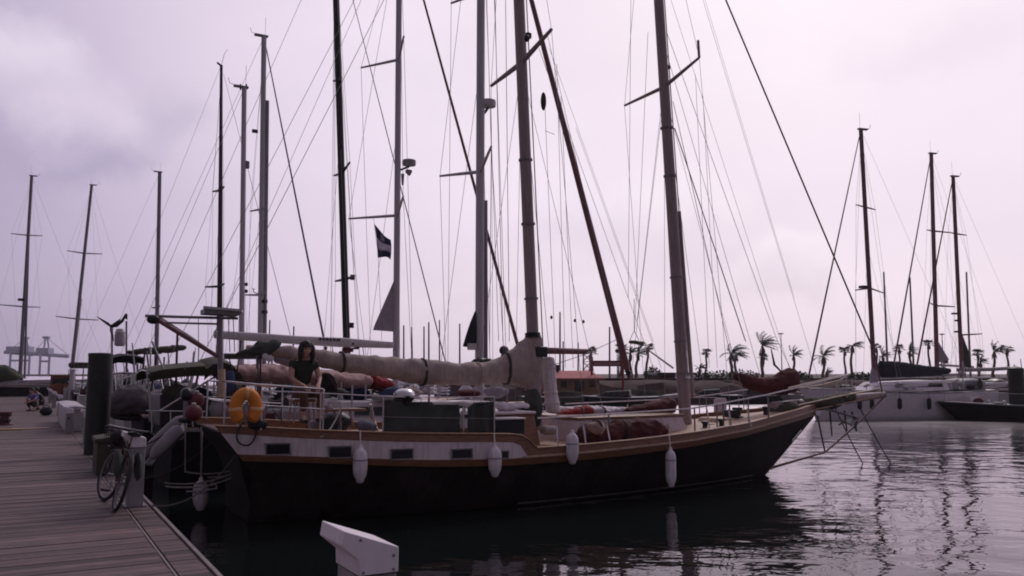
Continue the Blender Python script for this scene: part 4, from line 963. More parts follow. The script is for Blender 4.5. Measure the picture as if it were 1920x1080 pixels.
for i, (lab, x0, y0, x1, y1, dr) in enumerate((('slack hose loop low under the stern, upper of three', 345, 884, 450, 878, .06), ('slack hose loop low under the stern, longest of three', 308, 905, 440, 886, .08), ('slack hose loop low under the stern, lowest of three', 310, 912, 405, 908, .03))):
    a = KP(x0, y0, -.2 + .3 * i); c = KP(x1, y1, -.1 + .3 * i); pts = sag(a, c, dr, 10); pts += [p - UP * .05 + KF.n * .08 for p in pts[::-1][:7]]
    hangline('hose_loop', lab, pts, .013)
for px in (347, 377):
    hangline('hanging_rope', 'thin rope hanging down behind the stern, %s' % ('above the touching fender' if px == 377 else 'beside the slung dinghy'), [KP(px, 800, .06), KP(px, 892 if px == 377 else 885, .06)], .010, 'rope')

# ------------------------------------------------------------------ people
def skin_obj(nm, verts, edges, radii, m, parent, rootv=0, sub=1):
    off = V((0, 0, 0)); p = parent
    while p is not None: off = off + p.location; p = p.parent
    me = bpy.data.meshes.new(nm); me.from_pydata([V(v) - off for v in verts], edges, [])
    me.materials.append(m); o = bpy.data.objects.new(nm, me); COL.objects.link(o); o.parent = parent
    sk = o.modifiers.new('skin', 'SKIN'); sk.use_smooth_shade = True
    for i, r in enumerate(radii):
        sv = me.skin_vertices[0].data[i]; sv.radius = (r, r) if not isinstance(r, tuple) else r; sv.use_root = (i == rootv)
    s = o.modifiers.new('sub', 'SUBSURF'); s.levels = sub; s.render_levels = sub
    return o
def person(label, hip, fwd, pose, skin, shirt, trousers, hair, group=None, long_hair=False, short_sleeve=True):
    f = V(fwd).normalized(); r = V((f.y, -f.x, 0)); root = thing('person', label, 'person', hip, group)
    def T(v): return hip + f * v[0] + r * v[1] + UP * v[2]
    vs, es, rs = [], [], []
    def add(v, rad, par=None):
        vs.append(T(v)); rs.append(rad)
        if par is not None: es.append((par, len(vs) - 1))
        return len(vs) - 1
    J = pose
    p0 = add((0, 0, 0), .125); sp1 = add(J['waist'], .115, p0); ch = add(J['chest'], .135, sp1); ne = add(J['neck'], .058, ch)
    hx, hy, hz = J['head']; n2 = add((J['neck'][0] * .4 + hx * .6, hy * .6, J['neck'][2] * .4 + (hz - .09) * .6 + .0), .055, ne)
    jaw = add((hx + .015, hy, hz - .05), .072, n2); hd_ = add((hx, hy, hz + .02), .092, jaw); cr = add((hx - .01, hy, hz + .09), .066, hd_)
    no = add((hx + .105, hy, hz - .015), .014, jaw)
    for sg in (1, -1):
        S_, E_, W_ = J['shoulder'], J['elbow'], J['wrist']
        a = add((S_[0], S_[1] * sg, S_[2]), .062, ch); e = add((E_[0], E_[1] * sg, E_[2]), .045, a); w2 = add((W_[0], W_[1] * sg, W_[2]), .031, e)
        dv = (V(W_) - V(E_)).normalized(); dv = V((dv.x, dv.y * sg, dv.z))
        pm = add(tuple(V((W_[0], W_[1] * sg, W_[2])) + dv * .07), (.038, .02), w2)
        for k_, (oy, ln) in enumerate(((-.03, .07), (-.01, .085), (.01, .08), (.028, .062))):
            k1 = add(tuple(V(vs[pm] - hip) if False else V((W_[0], W_[1] * sg, W_[2])) + dv * (.10) + V((0, oy, 0))), .010, pm)
            k2 = add(tuple(V((W_[0], W_[1] * sg, W_[2])) + dv * (.10 + ln * .6) + V((0, oy, -.018))), .009, k1)
            add(tuple(V((W_[0], W_[1] * sg, W_[2])) + dv * (.10 + ln * .85) + V((0, oy, -.045))), .007, k2)
        add(tuple(V((W_[0], W_[1] * sg, W_[2])) + dv * .09 + V((0, -.05 * sg, -.01))), .010, w2)
        H_, K_, A_ = J['hipj'], J['knee'], J['ankle']
        h1 = add((H_[0], H_[1] * sg, H_[2]), .085, p0); k = add((K_[0], K_[1] * sg, K_[2]), .058, h1); an_ = add((A_[0], A_[1] * sg, A_[2]), .037, k)
        add((A_[0] + .15, A_[1] * sg * 1.1, A_[2] - .05), .030, an_)
    skin_obj('body', vs, es, rs, M['skin'] if skin is None else skin, root)
    # shirt
    v2 = [T((0, 0, .02)), T(J['waist']), T(J['chest']), T((J['neck'][0] - .01, 0, J['neck'][2] - .06))]; e2 = [(0, 1), (1, 2), (2, 3)]; r2 = [.14, .135, .155, .085]
    for sg in (1, -1):
        S_, E_, W_ = J['shoulder'], J['elbow'], J['wrist']
        a = V((S_[0], S_[1] * sg, S_[2])); e = V((E_[0], E_[1] * sg, E_[2])); w2 = V((W_[0], W_[1] * sg, W_[2]))
        v2 += [T(a), T(a.lerp(e, .55) if short_sleeve else e)]; r2 += [.08, .066 if short_sleeve else .06]; e2 += [(2, len(v2) - 2), (len(v2) - 2, len(v2) - 1)]
        if not short_sleeve: v2.append(T(w2)); r2.append(.045); e2.append((len(v2) - 2, len(v2) - 1))
    skin_obj('shirt', v2, e2, r2, shirt, root)
    v3 = [T((0, 0, .03)), T((0, 0, -.03))]; e3 = [(0, 1)]; r3 = [.145, .14]
    for sg in (1, -1):
        H_, K_, A_ = J['hipj'], J['knee'], J['ankle']
        v3 += [T((H_[0], H_[1] * sg, H_[2])), T((K_[0], K_[1] * sg, K_[2])), T(V((K_[0], K_[1] * sg, K_[2])).lerp(V((A_[0], A_[1] * sg, A_[2])), .8))]
        r3 += [.105, .078, .058]; i = len(v3); e3 += [(1, i - 3), (i - 3, i - 2), (i - 2, i - 1)]
    skin_obj('trousers', v3, e3, r3, trousers, root)
    for sg in (1, -1):
        A_ = J['ankle']; a = T((A_[0] - .05, A_[1] * sg, A_[2] - .05)); c = T((A_[0] + .19, A_[1] * sg * 1.1, A_[2] - .06))
        MB().tube([a, a.lerp(c, .4), c], [.045, .05, .035], 8, .8).build('shoe', M['rubber'], root)
    hb = MB(); c = T((hx - .022, hy, hz + .045)); hb.ball(c, (.105, .10, .10), 14, 10, .03)
    if long_hair:
        for sg in (-1, 1): hb.tube([T((hx - .01, hy + .06 * sg, hz + .10)), T((hx + .02, hy + .092 * sg, hz + .02)), T((hx + .02, hy + .098 * sg, hz - .10)), T((hx + .0, hy + .10 * sg, hz - .22))], [.04, .05, .045, .02], 10)
        hb.tube([T((hx - .0, hy, hz + .10)), T((hx + .075, hy + .02, hz + .095)), T((hx + .10, hy + .05, hz + .03))], [.06, .045, .015], 10)
    if long_hair: hb.tube([T((hx - .05, hy, hz + .05)), T((hx - .10, hy, hz - .05)), T((hx - .10, hy, hz - .17)), T((hx - .085, hy, hz - .26))], [.075, .075, .065, .03], 10)
    hb.build('hair', hair, root)
    for sg in (1, -1):
        MB().ball(T((hx + .078, hy + .034 * sg, hz + .012)), .011, 8, 6).build('eye', M['carbon'], root)
    return root
SEAT = dict(waist=(-.02, 0, .20), chest=(.03, 0, .38), neck=(.06, 0, .52), head=(.13, 0, .66), shoulder=(.03, .19, .44), elbow=(.13, .235, .20), wrist=(.36, .13, .09), hipj=(.04, .09, -.02), knee=(.46, .14, -.01), ankle=(.42, .13, -.40))
hp = KP(567, 733, .42)
person('seated person with long dark hair and dark green T-shirt in the yacht cockpit', hp, (.55, -.83, 0), SEAT, None, M['green_shirt'], M['brown_cloth'], M['hair'], None, True)
st_ = thing('stool', 'low stool under the seated person in the cockpit', 'stool', hp - UP * .4)
MB().box(hp - UP * .15, (.36, .36, .05), KF.h, KF.n, UP).build('seat', M['varnish'], st_, bevel=.01)
for a, c in ((-1, -1), (1, -1), (1, 1), (-1, 1)): MB().tube([hp - UP * .17 + KF.h * .14 * a + KF.n * .14 * c, hp - UP * .50 + KF.h * .17 * a + KF.n * .17 * c], .018, 6).build('leg', M['mast_wood'], st_)
CR = dict(waist=(.05, 0, .20), chest=(.15, 0, .36), neck=(.22, 0, .47), head=(.28, 0, .62), shoulder=(.16, .18, .41), elbow=(.32, .22, .22), wrist=(.48, .10, .15), hipj=(.03, .09, 0), knee=(.36, .14, .18), ankle=(.16, .13, -.18))
p = onz(66, 770, ZD); person('crouching person in a blue shirt on the far part of the pier', p + UP * .26, (-.2, -1, 0), CR, None, M['blue_shirt'], M['dark_cloth'], M['hair'], 'people crouching on the pier')
p = onz(79, 768, ZD); person('crouching person in dark clothes beside the one in blue on the pier', p + UP * .27, (-.9, -.3, 0), CR, None, M['dark_cloth'], M['dark_cloth'], M['hair'], 'people crouching on the pier', short_sleeve=False)
# ------------------------------------------------------------------ other yachts
def hull_parts(root, fr, L_, beam, fb, hm, deckm='gelcoat', stern_w=.75, sheer=.25):
    rings = []; dk_ = []
    for u in (0, .08, .2, .35, .5, .62, .74, .84, .92, .97, 1.0):
        s = u * L_; t = max(0, (u - .35) / .65); b_ = beam / 2 * (stern_w + (1 - stern_w) * min(1, u / .4)) * (1 - t ** 2.3 * .985)
        zs = fb * (1 - .10 * math.sin(math.pi * min(1, u * 1.1))) + sheer * max(0, u - .4) ** 1.5
        ov = -.9 * max(0, (u - .7) / .3) ** 1.5
        def q(sg, z):
            f = max(0, z / zs); return fr.P(s + ov * (1 - f), sg * b_ * (.80 + .20 * f ** .6) * (1 if z >= 0 else .7), z)
        zl = (zs, zs * .75, zs * .45, zs * .18, 0, -.25)
        rings.append([q(1, z) for z in zl] + [q(-1, z) for z in zl][::-1])
        if u < .99: dk_.append([fr.P(s, n * (b_ - .03), zs + .012 + .04 * (1 - n * n)) for n in (-1, -.4, .4, 1)])
    h_ = MB().loft(rings).build('hull', M[hm], root, smooth=50)
    MB().sheet(dk_, .02).build('deck', M[deckm], root, smooth=60)
    for sg in (1, -1):
        MB().loft([[p, p + UP * .05, p + UP * .05 - fr.n * .04 * sg, p - fr.n * .04 * sg] for p in [(r[0] if sg > 0 else r[-1]) for r in rings]]).build('toe_rail', M['alu_dark'], root, smooth=30)
    return h_
def cabin_parts(root, fr, s0, s1, hw, z0, h_, m='gelcoat'):
    q = lambda s, w_, z: [fr.P(s, -w_, z), fr.P(s, w_, z)]
    a = [fr.P(s0, -hw, z0), fr.P(s0, hw, z0), fr.P(s1, hw * .6, z0), fr.P(s1, -hw * .6, z0)]
    c = [fr.P(s0 + .1, -hw + .12, z0 + h_), fr.P(s0 + .1, hw - .12, z0 + h_), fr.P(s1 - .7, hw * .5, z0 + h_ * .8), fr.P(s1 - .7, -hw * .5, z0 + h_ * .8)]
    cb = MB().loft([a, c]).build('cabin', M[m], root, smooth=0, bevel=.04)
    for sg in (1, -1):
        k = 1 if sg > 0 else 0; j = 2 if sg > 0 else 3
        p = [a[k].lerp(a[j], f).lerp(c[k].lerp(c[j], f), g) + fr.n * .006 * sg for f, g in ((.08, .35), (.75, .35), (.72, .75), (.08, .75))]
        MB().prism(p, fr.n * .012 * sg).build('window', M['glass'], cb, smooth=0)
def mast_parts(root, fr, base, top, r0, r1, m, spr=(), stay=None, stay_r=.02, stay_m='wire', L_=11, beam=3.4, fb=1.1, cap=True, rig=True, n0=0.0, backstay=True):
    A = fr.pick(base[0], base[1], n0); T_ = fr.pick(top[0], top[1], n0)
    mo = spar('mast', A, T_, r0, r1, M[m], root, 12)
    if cap:
        MB().box(T_ + UP * .03 - fr.h * .12, (r1 * 2 + .35, r1 * 1.6, .07), fr.h, fr.n, UP).build('masthead', M['alu_dark'], mo)
        MB().tube([T_ - fr.h * .2, T_ - fr.h * .55 + UP * .12, T_ - fr.h * .6 + UP * .3], .012, 5).build('wind_vane', M['wire'], mo)
        MB().tube([T_ + fr.h * .05, T_ + fr.h * .05 + UP * .9], .007, 4).build('aerial', M['wire'], mo)
    sm = fr.s_of(A)
    feet = []
    for py, far, near, l in spr:
        f_ = along(A, T_, py); feet.append(f_); spreader(mo, fr, f_, far, near, l, .035 * max(1, r0 / .11), M[m])
        if rig:
            for sg, (qx, qy) in ((-1, far), (1, near)):
                tp = fr.pick(qx, qy, sg * l); ch = fr.P(sm - .1, sg * beam * .45, fb)
                line('shroud', [ch, tp, T_.lerp(A, .03)], .006, M['wire'], root, 4)
    if rig:
        for sg in (-1, 1):
            line('shroud', [fr.P(sm - .5, sg * beam * .44, fb), A.lerp(T_, .55)], .006, M['wire'], root, 4)
        if backstay: line('backstay', [fr.P(.1, 0, fb + .1), T_], .007, M['wire'], root, 4)
    if stay:
        B_ = fr.pick(stay[0], stay[1], 0)
        line('forestay', [B_, B_.lerp(T_, .03), B_.lerp(T_, .3), B_.lerp(T_, .97)], [stay_r * .5, stay_r * 1.15, stay_r, stay_r * .55], M[stay_m], root, 8)
        MB().lathe([(.07, -.06), (.11, -.05), (.06, 0), (.11, .05), (.07, .06)], B_.lerp(T_, .012), 10).build('furling_drum', M['carbon'], root)
    return mo, A, T_
def radome(mo, c, r, arm_to, m='gelcoat'):
    MB().lathe([(r * .6, -.10 * r / .3), (r * .95, -.08), (r, 0), (r * .96, .07), (r * .7, .13 * r / .3), (.01, .16 * r / .3)], c, 16).build('radar_dome', M[m], mo)
    MB().tube([arm_to, c - UP * .12], .035, 6).build('radar_bracket', M['carbon'], mo)

def rowfr(k): return Fr((-4.82 - 2.2696 * k, 13.53 + 4.001 * k), (.8698, .4934))
def yacht(label, fr, L_=11.5, beam=3.5, fb=1.1, hm='gelcoat', cab=True, cabm='gelcoat', group='yachts moored stern-to along the pier', deckm='deck_teak'):
    root = thing('sailing_yacht', label, 'sailing yacht', (fr.S.x, fr.S.y, 0), group)
    hull_parts(root, fr, L_, beam, fb, hm, deckm)
    if cab: cabin_parts(root, fr, L_ * .27, L_ * .68, beam * .34, fb + .02, .5, cabm)
    return root
def canopy(nm, m, root, fr, prof, hw, arch):
    """thin cloth roof stretched over hoops, with a short valance on each side"""
    rows = []
    for px, py in prof:
        c = fr.pick(px, py, 0)
        rows.append([c + fr.n * (hw * a) + UP * (arch * (1 - abs(a) ** 2.2) - arch - dz) for a, dz in ((-1, .16), (-1, 0), (-.8, 0), (-.45, 0), (0, 0), (.45, 0), (.8, 0), (1, 0), (1, .16))])
    o = MB().sheet(rows, .02).build(nm, m, root, smooth=60)
    for i in (0, len(rows) // 2, len(rows) - 1): MB().tube([p - UP * .02 for p in rows[i][1:-1]], .016, 6).build('hoop', M['steel'], root)
    return o
def stern_gear(root, fr, seed, fb=1.12, n_=14, hw=1.3, rails=True, smax=2.6):
    """poles, lockers, drums and bags that crowd a cruising yacht's stern"""
    rr = random.Random(seed)
    for i in range(n_):
        s, n = rr.uniform(.05, smax), rr.uniform(-hw, hw); k = rr.random(); p = fr.P(s, n, fb)
        if k < .38:
            hgt = rr.uniform(.6, 1.9) * (1 if rails else .5); MB().tube([p, p + UP * hgt + fr.h * rr.uniform(-.3, .25) + fr.n * rr.uniform(-.12, .12)], rr.uniform(.012, .03), 6).build('pole', M[rr.choice(('alu_dark', 'steel', 'alu', 'dark_rope'))], root)
        elif k < .62:
            b = MB(); sx, sy, sz = rr.uniform(.2, .6), rr.uniform(.2, .5), rr.uniform(.2, .5); b.box(p + UP * sz / 2, (sx, sy, sz), fr.h, fr.n, UP); b.build('locker', M[rr.choice(('navy_canvas', 'olive_canvas', 'alu_dark', 'grey_gelcoat', 'maroon_canvas'))], root, bevel=.03)
        elif k < .82:
            MB().ball(p + UP * rr.uniform(.15, .8), (rr.uniform(.12, .3), rr.uniform(.1, .22), rr.uniform(.12, .26)), 12, 8, .08).build('gear_bag', M[rr.choice(('carbon', 'navy_canvas', 'olive_canvas', 'blue_cloth', 'sail'))], root)
        else:
            a = fr.P(s, n, fb + rr.uniform(.5, .9)); MB().tube(sag(a, a + fr.h * rr.uniform(-.6, .9) + fr.n * rr.uniform(-.6, .6) - UP * rr.uniform(-.2, .5), .1, 8), .012, 5).build('coiled_line', M[rr.choice(('rope', 'dark_rope'))], root)
    if not rails: return
    line('pushpit_rail', [fr.P(1.9, hw, fb + .6), fr.P(.4, hw, fb + .62), fr.P(.1, hw * .6, fb + .63), fr.P(.08, -hw * .6, fb + .63), fr.P(.4, -hw, fb + .62), fr.P(1.9, -hw, fb + .6)], .014, M['steel'], root, 6)
    MB().box(fr.P(1.6, 0, fb + .18), (2.4, hw * 1.3, .36), fr.h, fr.n, UP).build('cockpit_coaming', M['grey_gelcoat'], root, bevel=.05)
# first neighbour: grey mast with radar dome, fat maroon furled headsail, pinkish awning
f1 = rowfr(1); y1 = yacht('dark-hulled yacht beside the black one, with radar dome and fat maroon furled headsail', f1, 12, 3.6, 1.1, 'navy_hull')
mo, A, T_ = mast_parts(y1, f1, (899, 740), (903, -360), .115, .10, 'alu', [(322, (825, 330), (921, 275), 1.5), (-15, (846, 6), (925, -60), 1.4)], (1181, 712), .085, 'red_spar', 12, 3.6, 1.1)
radome(mo, f1.pick(915, 194, 0), .21, along(A, T_, 212) + f1.h * .1)
MB().tube([A + UP * .4 + f1.h * .17, along(A, T_, 375) + f1.h * .15], .055, 8).build('track', M['alu_dark'], mo)
MB().tube([f1.pick(918, 650, .3), f1.pick(921, 280, .3)], .008, 5).build('halyard', M['wire'], y1)
sil('mast_cover', M['navy_canvas'], y1, f1, 0, [(869, 646, 650, .5), (874, 628, 651, .9), (882, 604, 652, 1), (891, 582, 653, 1)], .06, 10, .02, 0)
MB().box(f1.pick(885, 650, .1), (.2, .12, .16), f1.h, f1.n, UP).build('mast_step_box', M['gelcoat'], mo)
sil('halyard_bag', M['carbon'], y1, f1, .3, [(884, 676, 682, .6), (895, 672, 684, 1), (912, 670, 683, 1), (928, 674, 682, .6)], .12, seed=91, jit=.15)
MB().ball(f1.pick(945, 657, .3), .12, 10, 8).build('winch_cover', M['carbon'], y1)
line('boom', [f1.pick(430, 690, 0), f1.pick(895, 712, 0)], .07, M['alu'], y1, 10)
aw = [(428, 690, 712, .7), (445, 685, 716, .9), (480, 683, 719, 1), (530, 684, 720, 1), (580, 690, 722, 1), (625, 696, 726, 1), (655, 699, 728, 1), (688, 700, 730, 1)]
sil('boom_awning', M['pink_canvas'], y1, f1, 0, aw, .55, seed=92, jit=.05, sq=2.0)
sil('boom_awning', M['red_canvas'], y1, f1, 0, [(689, 700, 730, 1), (705, 702, 733, 1), (722, 707, 736, .95), (730, 715, 736, .8)], .55, seed=93, jit=.05, sq=2.0)
for px in (560, 640, 686): MB().tube([f1.pick(px, 706, .5), f1.pick(px - 1, 772, .5)], .02, 6).build('awning_pole', M['alu'], y1)
canopy('bimini', M['olive_canvas'], y1, f1, [(268, 692), (290, 687), (330, 683), (368, 680)], 1.15, .09)
canopy('spray_hood', M['olive_canvas'], y1, f1, [(366, 686), (380, 674), (398, 670), (416, 676), (432, 694), (440, 712)], 1.1, .13)
for px, n_ in ((275, 1), (275, -1), (350, 1), (350, -1), (412, 1), (412, -1)): MB().tube([f1.pick(px, 692, n_), f1.pick(px + 12, 800, n_)], .018, 6).build('bimini_frame', M['steel'], y1)
for a, c in (((405, 705), (300, 770)), ((285, 640), (312, 705))): MB().tube([f1.pick(*a, 1.0), f1.pick(*c, 1.0)], .02, 6).build('backstay_leg', M['steel'], y1)
MB().prism([f1.pick(300, 740, .9), f1.pick(395, 744, .9), f1.pick(395, 800, .9), f1.pick(300, 800, .9)], f1.n * -1.8).build('cockpit_screen', M['carbon'], y1, smooth=0, bevel=.03)
for (x, y, r_) in ((355, 737, .09), (384, 722, .04)): MB().tube([f1.pick(x, y, 1.0) + f1.h * r_ * math.cos(a) + UP * r_ * math.sin(a) for a in [2 * math.pi * i / 16 for i in range(17)]], .018, 6).build('wheel_rim', M['steel'], y1)
line('stern_rail', [f1.pick(275, 770, .9), f1.pick(322, 771, 1.4), f1.pick(385, 772, 1.5)], .016, M['steel'], y1, 6)
for px in (285, 320, 350, 380): MB().tube([f1.pick(px, 770, 1.1), f1.pick(px, 812, 1.1)], .014, 6).build('stanchion', M['steel'], y1)
# second neighbour: broad white boom
f2 = rowfr(2); y2 = yacht('yacht with a broad white boom and a mast carrying a small flag and radar', f2, 11.8, 3.6, 1.15, 'navy_hull')
mo, A, T_ = mast_parts(y2, f2, (742, 745), (749.5, -165), .098, .088, 'alu', [(112, (677, 127), (757, 68), 1.3), (404, (654, 410), (756, 368), 1.35)], (985, 700), .05, 'red_spar', 11.8, 3.6, 1.15)
radome(mo, f2.pick(767, 305, 0), .21, along(A, T_, 318) + f2.h * .09, 'grey_gelcoat')
MB().lathe([(.03, -.08), (.06, -.06), (.10, .07), (.1, .09)], f2.pick(765, 322, 0), 12, (f2.h * .8 - UP * .3).normalized()).build('loudhailer', M['grey_gelcoat'], mo)
MB().tube([f2.pick(755, 326, .02), f2.pick(755, 347, .02)], [.05, .03], 8).build('tricolour_light', M['alu_dark'], mo)
bm_ = sil('boom', M['gelcoat'], y2, f2, 0, [(402, 620, 634, .9), (408, 620, 635, 1), (480, 624, 640, 1), (560, 630, 646, 1), (640, 633, 651, 1), (732, 641, 653, 1), (737, 642, 652, .8)], .14, 14, 0, 0, sq=4)
for px, py in ((571, 640), (659, 645), (668, 653)): MB().lathe([(.035, -.15), (.035, .15)], f2.pick(px, py, 0), 10, f2.n).build('sheave', M['carbon'], bm_)
for i, (x0, x1) in enumerate(((598, 603), (605, 609), (611, 616), (618, 622), (624, 629), (631, 638))):
    q = [f2.pick(x, y + (x - 600) * .05, .147) for x, y in ((x0, 633), (x1, 633), (x1, 638), (x0, 638))]
    MB().prism(q, f2.n * .006).build('lettering', M['decal'], bm_, smooth=0)
MB().box(f2.pick(652, 656, 0), (.30, .16, .12), f2.h, f2.n, UP).build('vang_fitting', M['maroon_canvas'], bm_, bevel=.02)
q = [f2.pick(741, 520, 0), f2.pick(738, 622, 0), f2.pick(699, 619, 0), f2.pick(702, 610, 0)]
MB().prism(q, f2.n * .03).build('stack_pack', M['sail'], y2, smooth=0)
for px in (560, 623, 680): line('lazy_jack', [f2.pick(px, 650, .1), f2.pick(px + 3, 672, .1)], .012, M['wire'], y2, 5)
line('topping_lift', [f2.pick(404, 622, 0), T_], .006, M['wire'], y2, 4)
fl = thing('flag', 'small navy and pale striped flag flying under the lower spreader', 'flag', f2.pick(716, 455, -1.0))
def flagpt(u, v): return f2.pick((702 + 7 * v) * (1 - u) + 733 * u, (420 + 60 * v) * (1 - u) + (452 + 36 * v) * u + 3 * math.sin(u * 4 + v * 2), -1.0) + f2.n * .05 * math.sin(u * 6 + v * 4)
for nm, v0, v1, m_ in (('stripe', 0, .38, 'dark_flag'), ('stripe', .38, .72, 'pale_flag'), ('stripe', .72, 1.0, 'dark_flag')):
    MB().sheet([[flagpt(i / 6, v0 + (v1 - v0) * j / 4) for i in range(7)] for j in range(5)], .006).build(nm, M[m_], fl, smooth=180)
MB().sheet([[flagpt(.3 + .3 * i / 3, .12 + .2 * j / 3) + f2.n * .012 for i in range(4)] for j in range(4)], .004).build('badge', M['pale_flag'], fl, smooth=180)
line('halyard', [f2.pick(700, 406, -1.0), f2.pick(709, 480, -1.0), f2.pick(716, 640, -1.0)], .006, M['wire'], fl, 4)
# third neighbour: tall black mast
f3 = rowfr(3); y3 = yacht('yacht with the thick tall black mast in the middle of the row', f3, 12.2, 3.7, 1.2)
mo, A, T_ = mast_parts(y3, f3, (653, 745), (626, -140), .125, .115, 'carbon', [(150, (625, 152), (640, 146), .5), (326, (626, 329), (656, 304), .7), (524, (629, 527), (664, 518), .8)], (838, 690), .02, 'wire', 12.2, 3.7, 1.2)
line('boom', [f3.pick(420, 668, 0), f3.pick(648, 668, 0)], .10, M['carbon'], y3, 10)
for px, py, sz in ((659, 610, .06), (661, 520, .06)): MB().box(f3.pick(px, py, 0), (.14, .1, .18), f3.h, f3.n, UP).build('mast_fitting', M['carbon'], mo)
# wind generator and radar post on its stern
wg = MB().tube([f3.pick(210, 760, .3), f3.pick(210, 614, .3)], .035, 8).build('generator_post', M['alu'], y3)
hubp = f3.pick(208, 612, .3)
nac = MB().tube([hubp, f3.pick(218, 609, .3), f3.pick(229, 602, .3), f3.pick(236, 590, .3)], [.05, .075, .045, .035], 10).build('nacelle', M['carbon'], wg)
for T2 in ((182, 594), (213, 640), (226, 598)):
    e_ = f3.pick(T2[0], T2[1], .35); d_ = (e_ - hubp).normalized(); sd_ = d_.cross(f3.n).normalized()
    MB().prism([hubp + sd_ * .03, hubp.lerp(e_, .25) + sd_ * .05, e_ + sd_ * .012, e_ - sd_ * .012, hubp.lerp(e_, .25) - sd_ * .03, hubp - sd_ * .03], f3.n * .012).build('blade', M['carbon'], wg, smooth=0)
MB().prism([f3.pick(233, 596, .3), f3.pick(234, 588, .3), f3.pick(239, 588, .3), f3.pick(239, 600, .3)], f3.n * .02).build('tail_fin', M['carbon'], wg, smooth=0)
MB().tube([f3.pick(237, 700, -.3), f3.pick(237, 602, -.3)], .03, 8).build('radar_post', M['alu_dark'], y3)
c = f3.pick(225, 634, -.1); MB().lathe([(.10, -.24), (.15, -.2), (.155, .08), (.13, .14), (.01, .16)], c, 16).build('satellite_dome', mat('greyish_dome', (.40, .34, .38), .5, var=.1), y3)
MB().lathe([(.13, .135), (.15, .17), (.10, .27), (.01, .30)], c, 16).build('radar_dome', M['gelcoat'], y3)
sil('boom_cover', M['olive_canvas'], y3, f3, 0, [(238, 656, 664, .6), (262, 654, 665, .8), (300, 650, 663, 1), (330, 647, 660, 1), (345, 646, 657, .9), (350, 648, 654, .5)], .2, seed=101, jit=.06)
canopy('bimini', M['navy_canvas'], y3, f3, [(202, 669), (222, 664), (248, 665), (264, 670)], 1.05, .08)
for px, n_ in ((212, .9), (212, -.9), (255, .9), (255, -.9)): MB().tube([f3.pick(px, 668, n_), f3.pick(px + 6, 745, n_)], .02, 6).build('bimini_frame', M['steel'], y3)
line('stern_rail', [f3.pick(200, 702, 1), f3.pick(230, 699, 1.2), f3.pick(262, 700, 1.3)], .03, M['steel'], y3, 6)
for px in (205, 228, 250): MB().tube([f3.pick(px, 700, 1.1), f3.pick(px, 730, 1.1)], .018, 6).build('stanchion', M['steel'], y3)
for k_, (rt_, f_) in enumerate(((y1, f1), (y2, f2), (y3, f3))): stern_gear(rt_, f_, 400 + k_, n_=38)
def deck_gear(root, fr, seed, s0, s1, z, n_=24, hw=1.1):
    """what lies about on a coachroof: winches, rolled mats, hatches, coiled lines, cans"""
    rr = random.Random(seed)
    for i in range(n_):
        s, n = rr.uniform(s0, s1), rr.uniform(-hw, hw); k = rr.random(); p = fr.P(s, n, z)
        if k < .25: MB().lathe([(.09, 0), (.075, .06), (.06, .10), (.085, .17), (.03, .18)], p, 10).build('winch', M['steel'], root)
        elif k < .5: MB().ball(p + UP * .12, (rr.uniform(.15, .4), rr.uniform(.1, .25), rr.uniform(.08, .18)), 12, 8, .12).build('gear_bag', M[rr.choice(('white_sail', 'maroon_canvas', 'carbon', 'blue_cloth', 'sail', 'tan_canvas'))], root)
        elif k < .75: MB().tube([p + UP * rr.uniform(.05, .1) + (fr.h * math.cos(a) + fr.n * math.sin(a)) * rr.uniform(.16, .2) + UP * .012 * a for a in [2 * math.pi * j / 12 for j in range(38)]], .014, 5).build('coiled_line', M[rr.choice(('white_line', 'rope', 'dark_rope'))], root)
        elif k < .9: b = MB(); b.box(p + UP * .05, (.5, .45, .1), fr.h, fr.n, UP); b.build('hatch', M['grey_gelcoat'], root, bevel=.02)
        else: MB().tube([p, p + UP * rr.uniform(.5, 1.0)], .02, 6).build('pole', M['alu'], root)
for k_, (rt_, f_) in enumerate(((y1, f1), (y2, f2))): deck_gear(rt_, f_, 440 + k_, 3.2, 8.5, 1.62)
deck_gear(y1, f1, 450, 2.2, 11, 1.16, 22, 1.6)
stern_gear(ketch, KF, 433, 1.02, 22, 1.1, False, 3.6)
# covered dinghy at the second neighbour's stern
dd = thing('covered_dinghy', 'rounded dinghy under a dull grey cover on the stern of the second yacht', 'dinghy', f2.pick(240, 750, .2))
sil('cover', mat('dull_grey_cover', (.095, .08, .095), .85, var=.3, scale=3, bump=.3), dd, f2, .2, [(196, 752, 772, .4), (206, 738, 778, .7), (224, 727, 782, .9), (244, 721, 783, 1), (264, 722, 783, 1), (280, 731, 781, .9), (292, 746, 776, .6), (298, 757, 770, .3)], .5, seed=103, jit=.06)
sil('hull', M['rubber'], dd, f2, .2, [(204, 772, 784, .5), (230, 778, 790, .9), (264, 778, 790, .9), (288, 772, 784, .5)], .46, seed=104, jit=.03)
for px in (222, 262): MB().tube([f2.pick(px, 768, .2), f2.pick(px + 1, 712, .2), f2.pick(px + 22, 706, .2)], .022, 6).build('davit', M['steel'], y2)
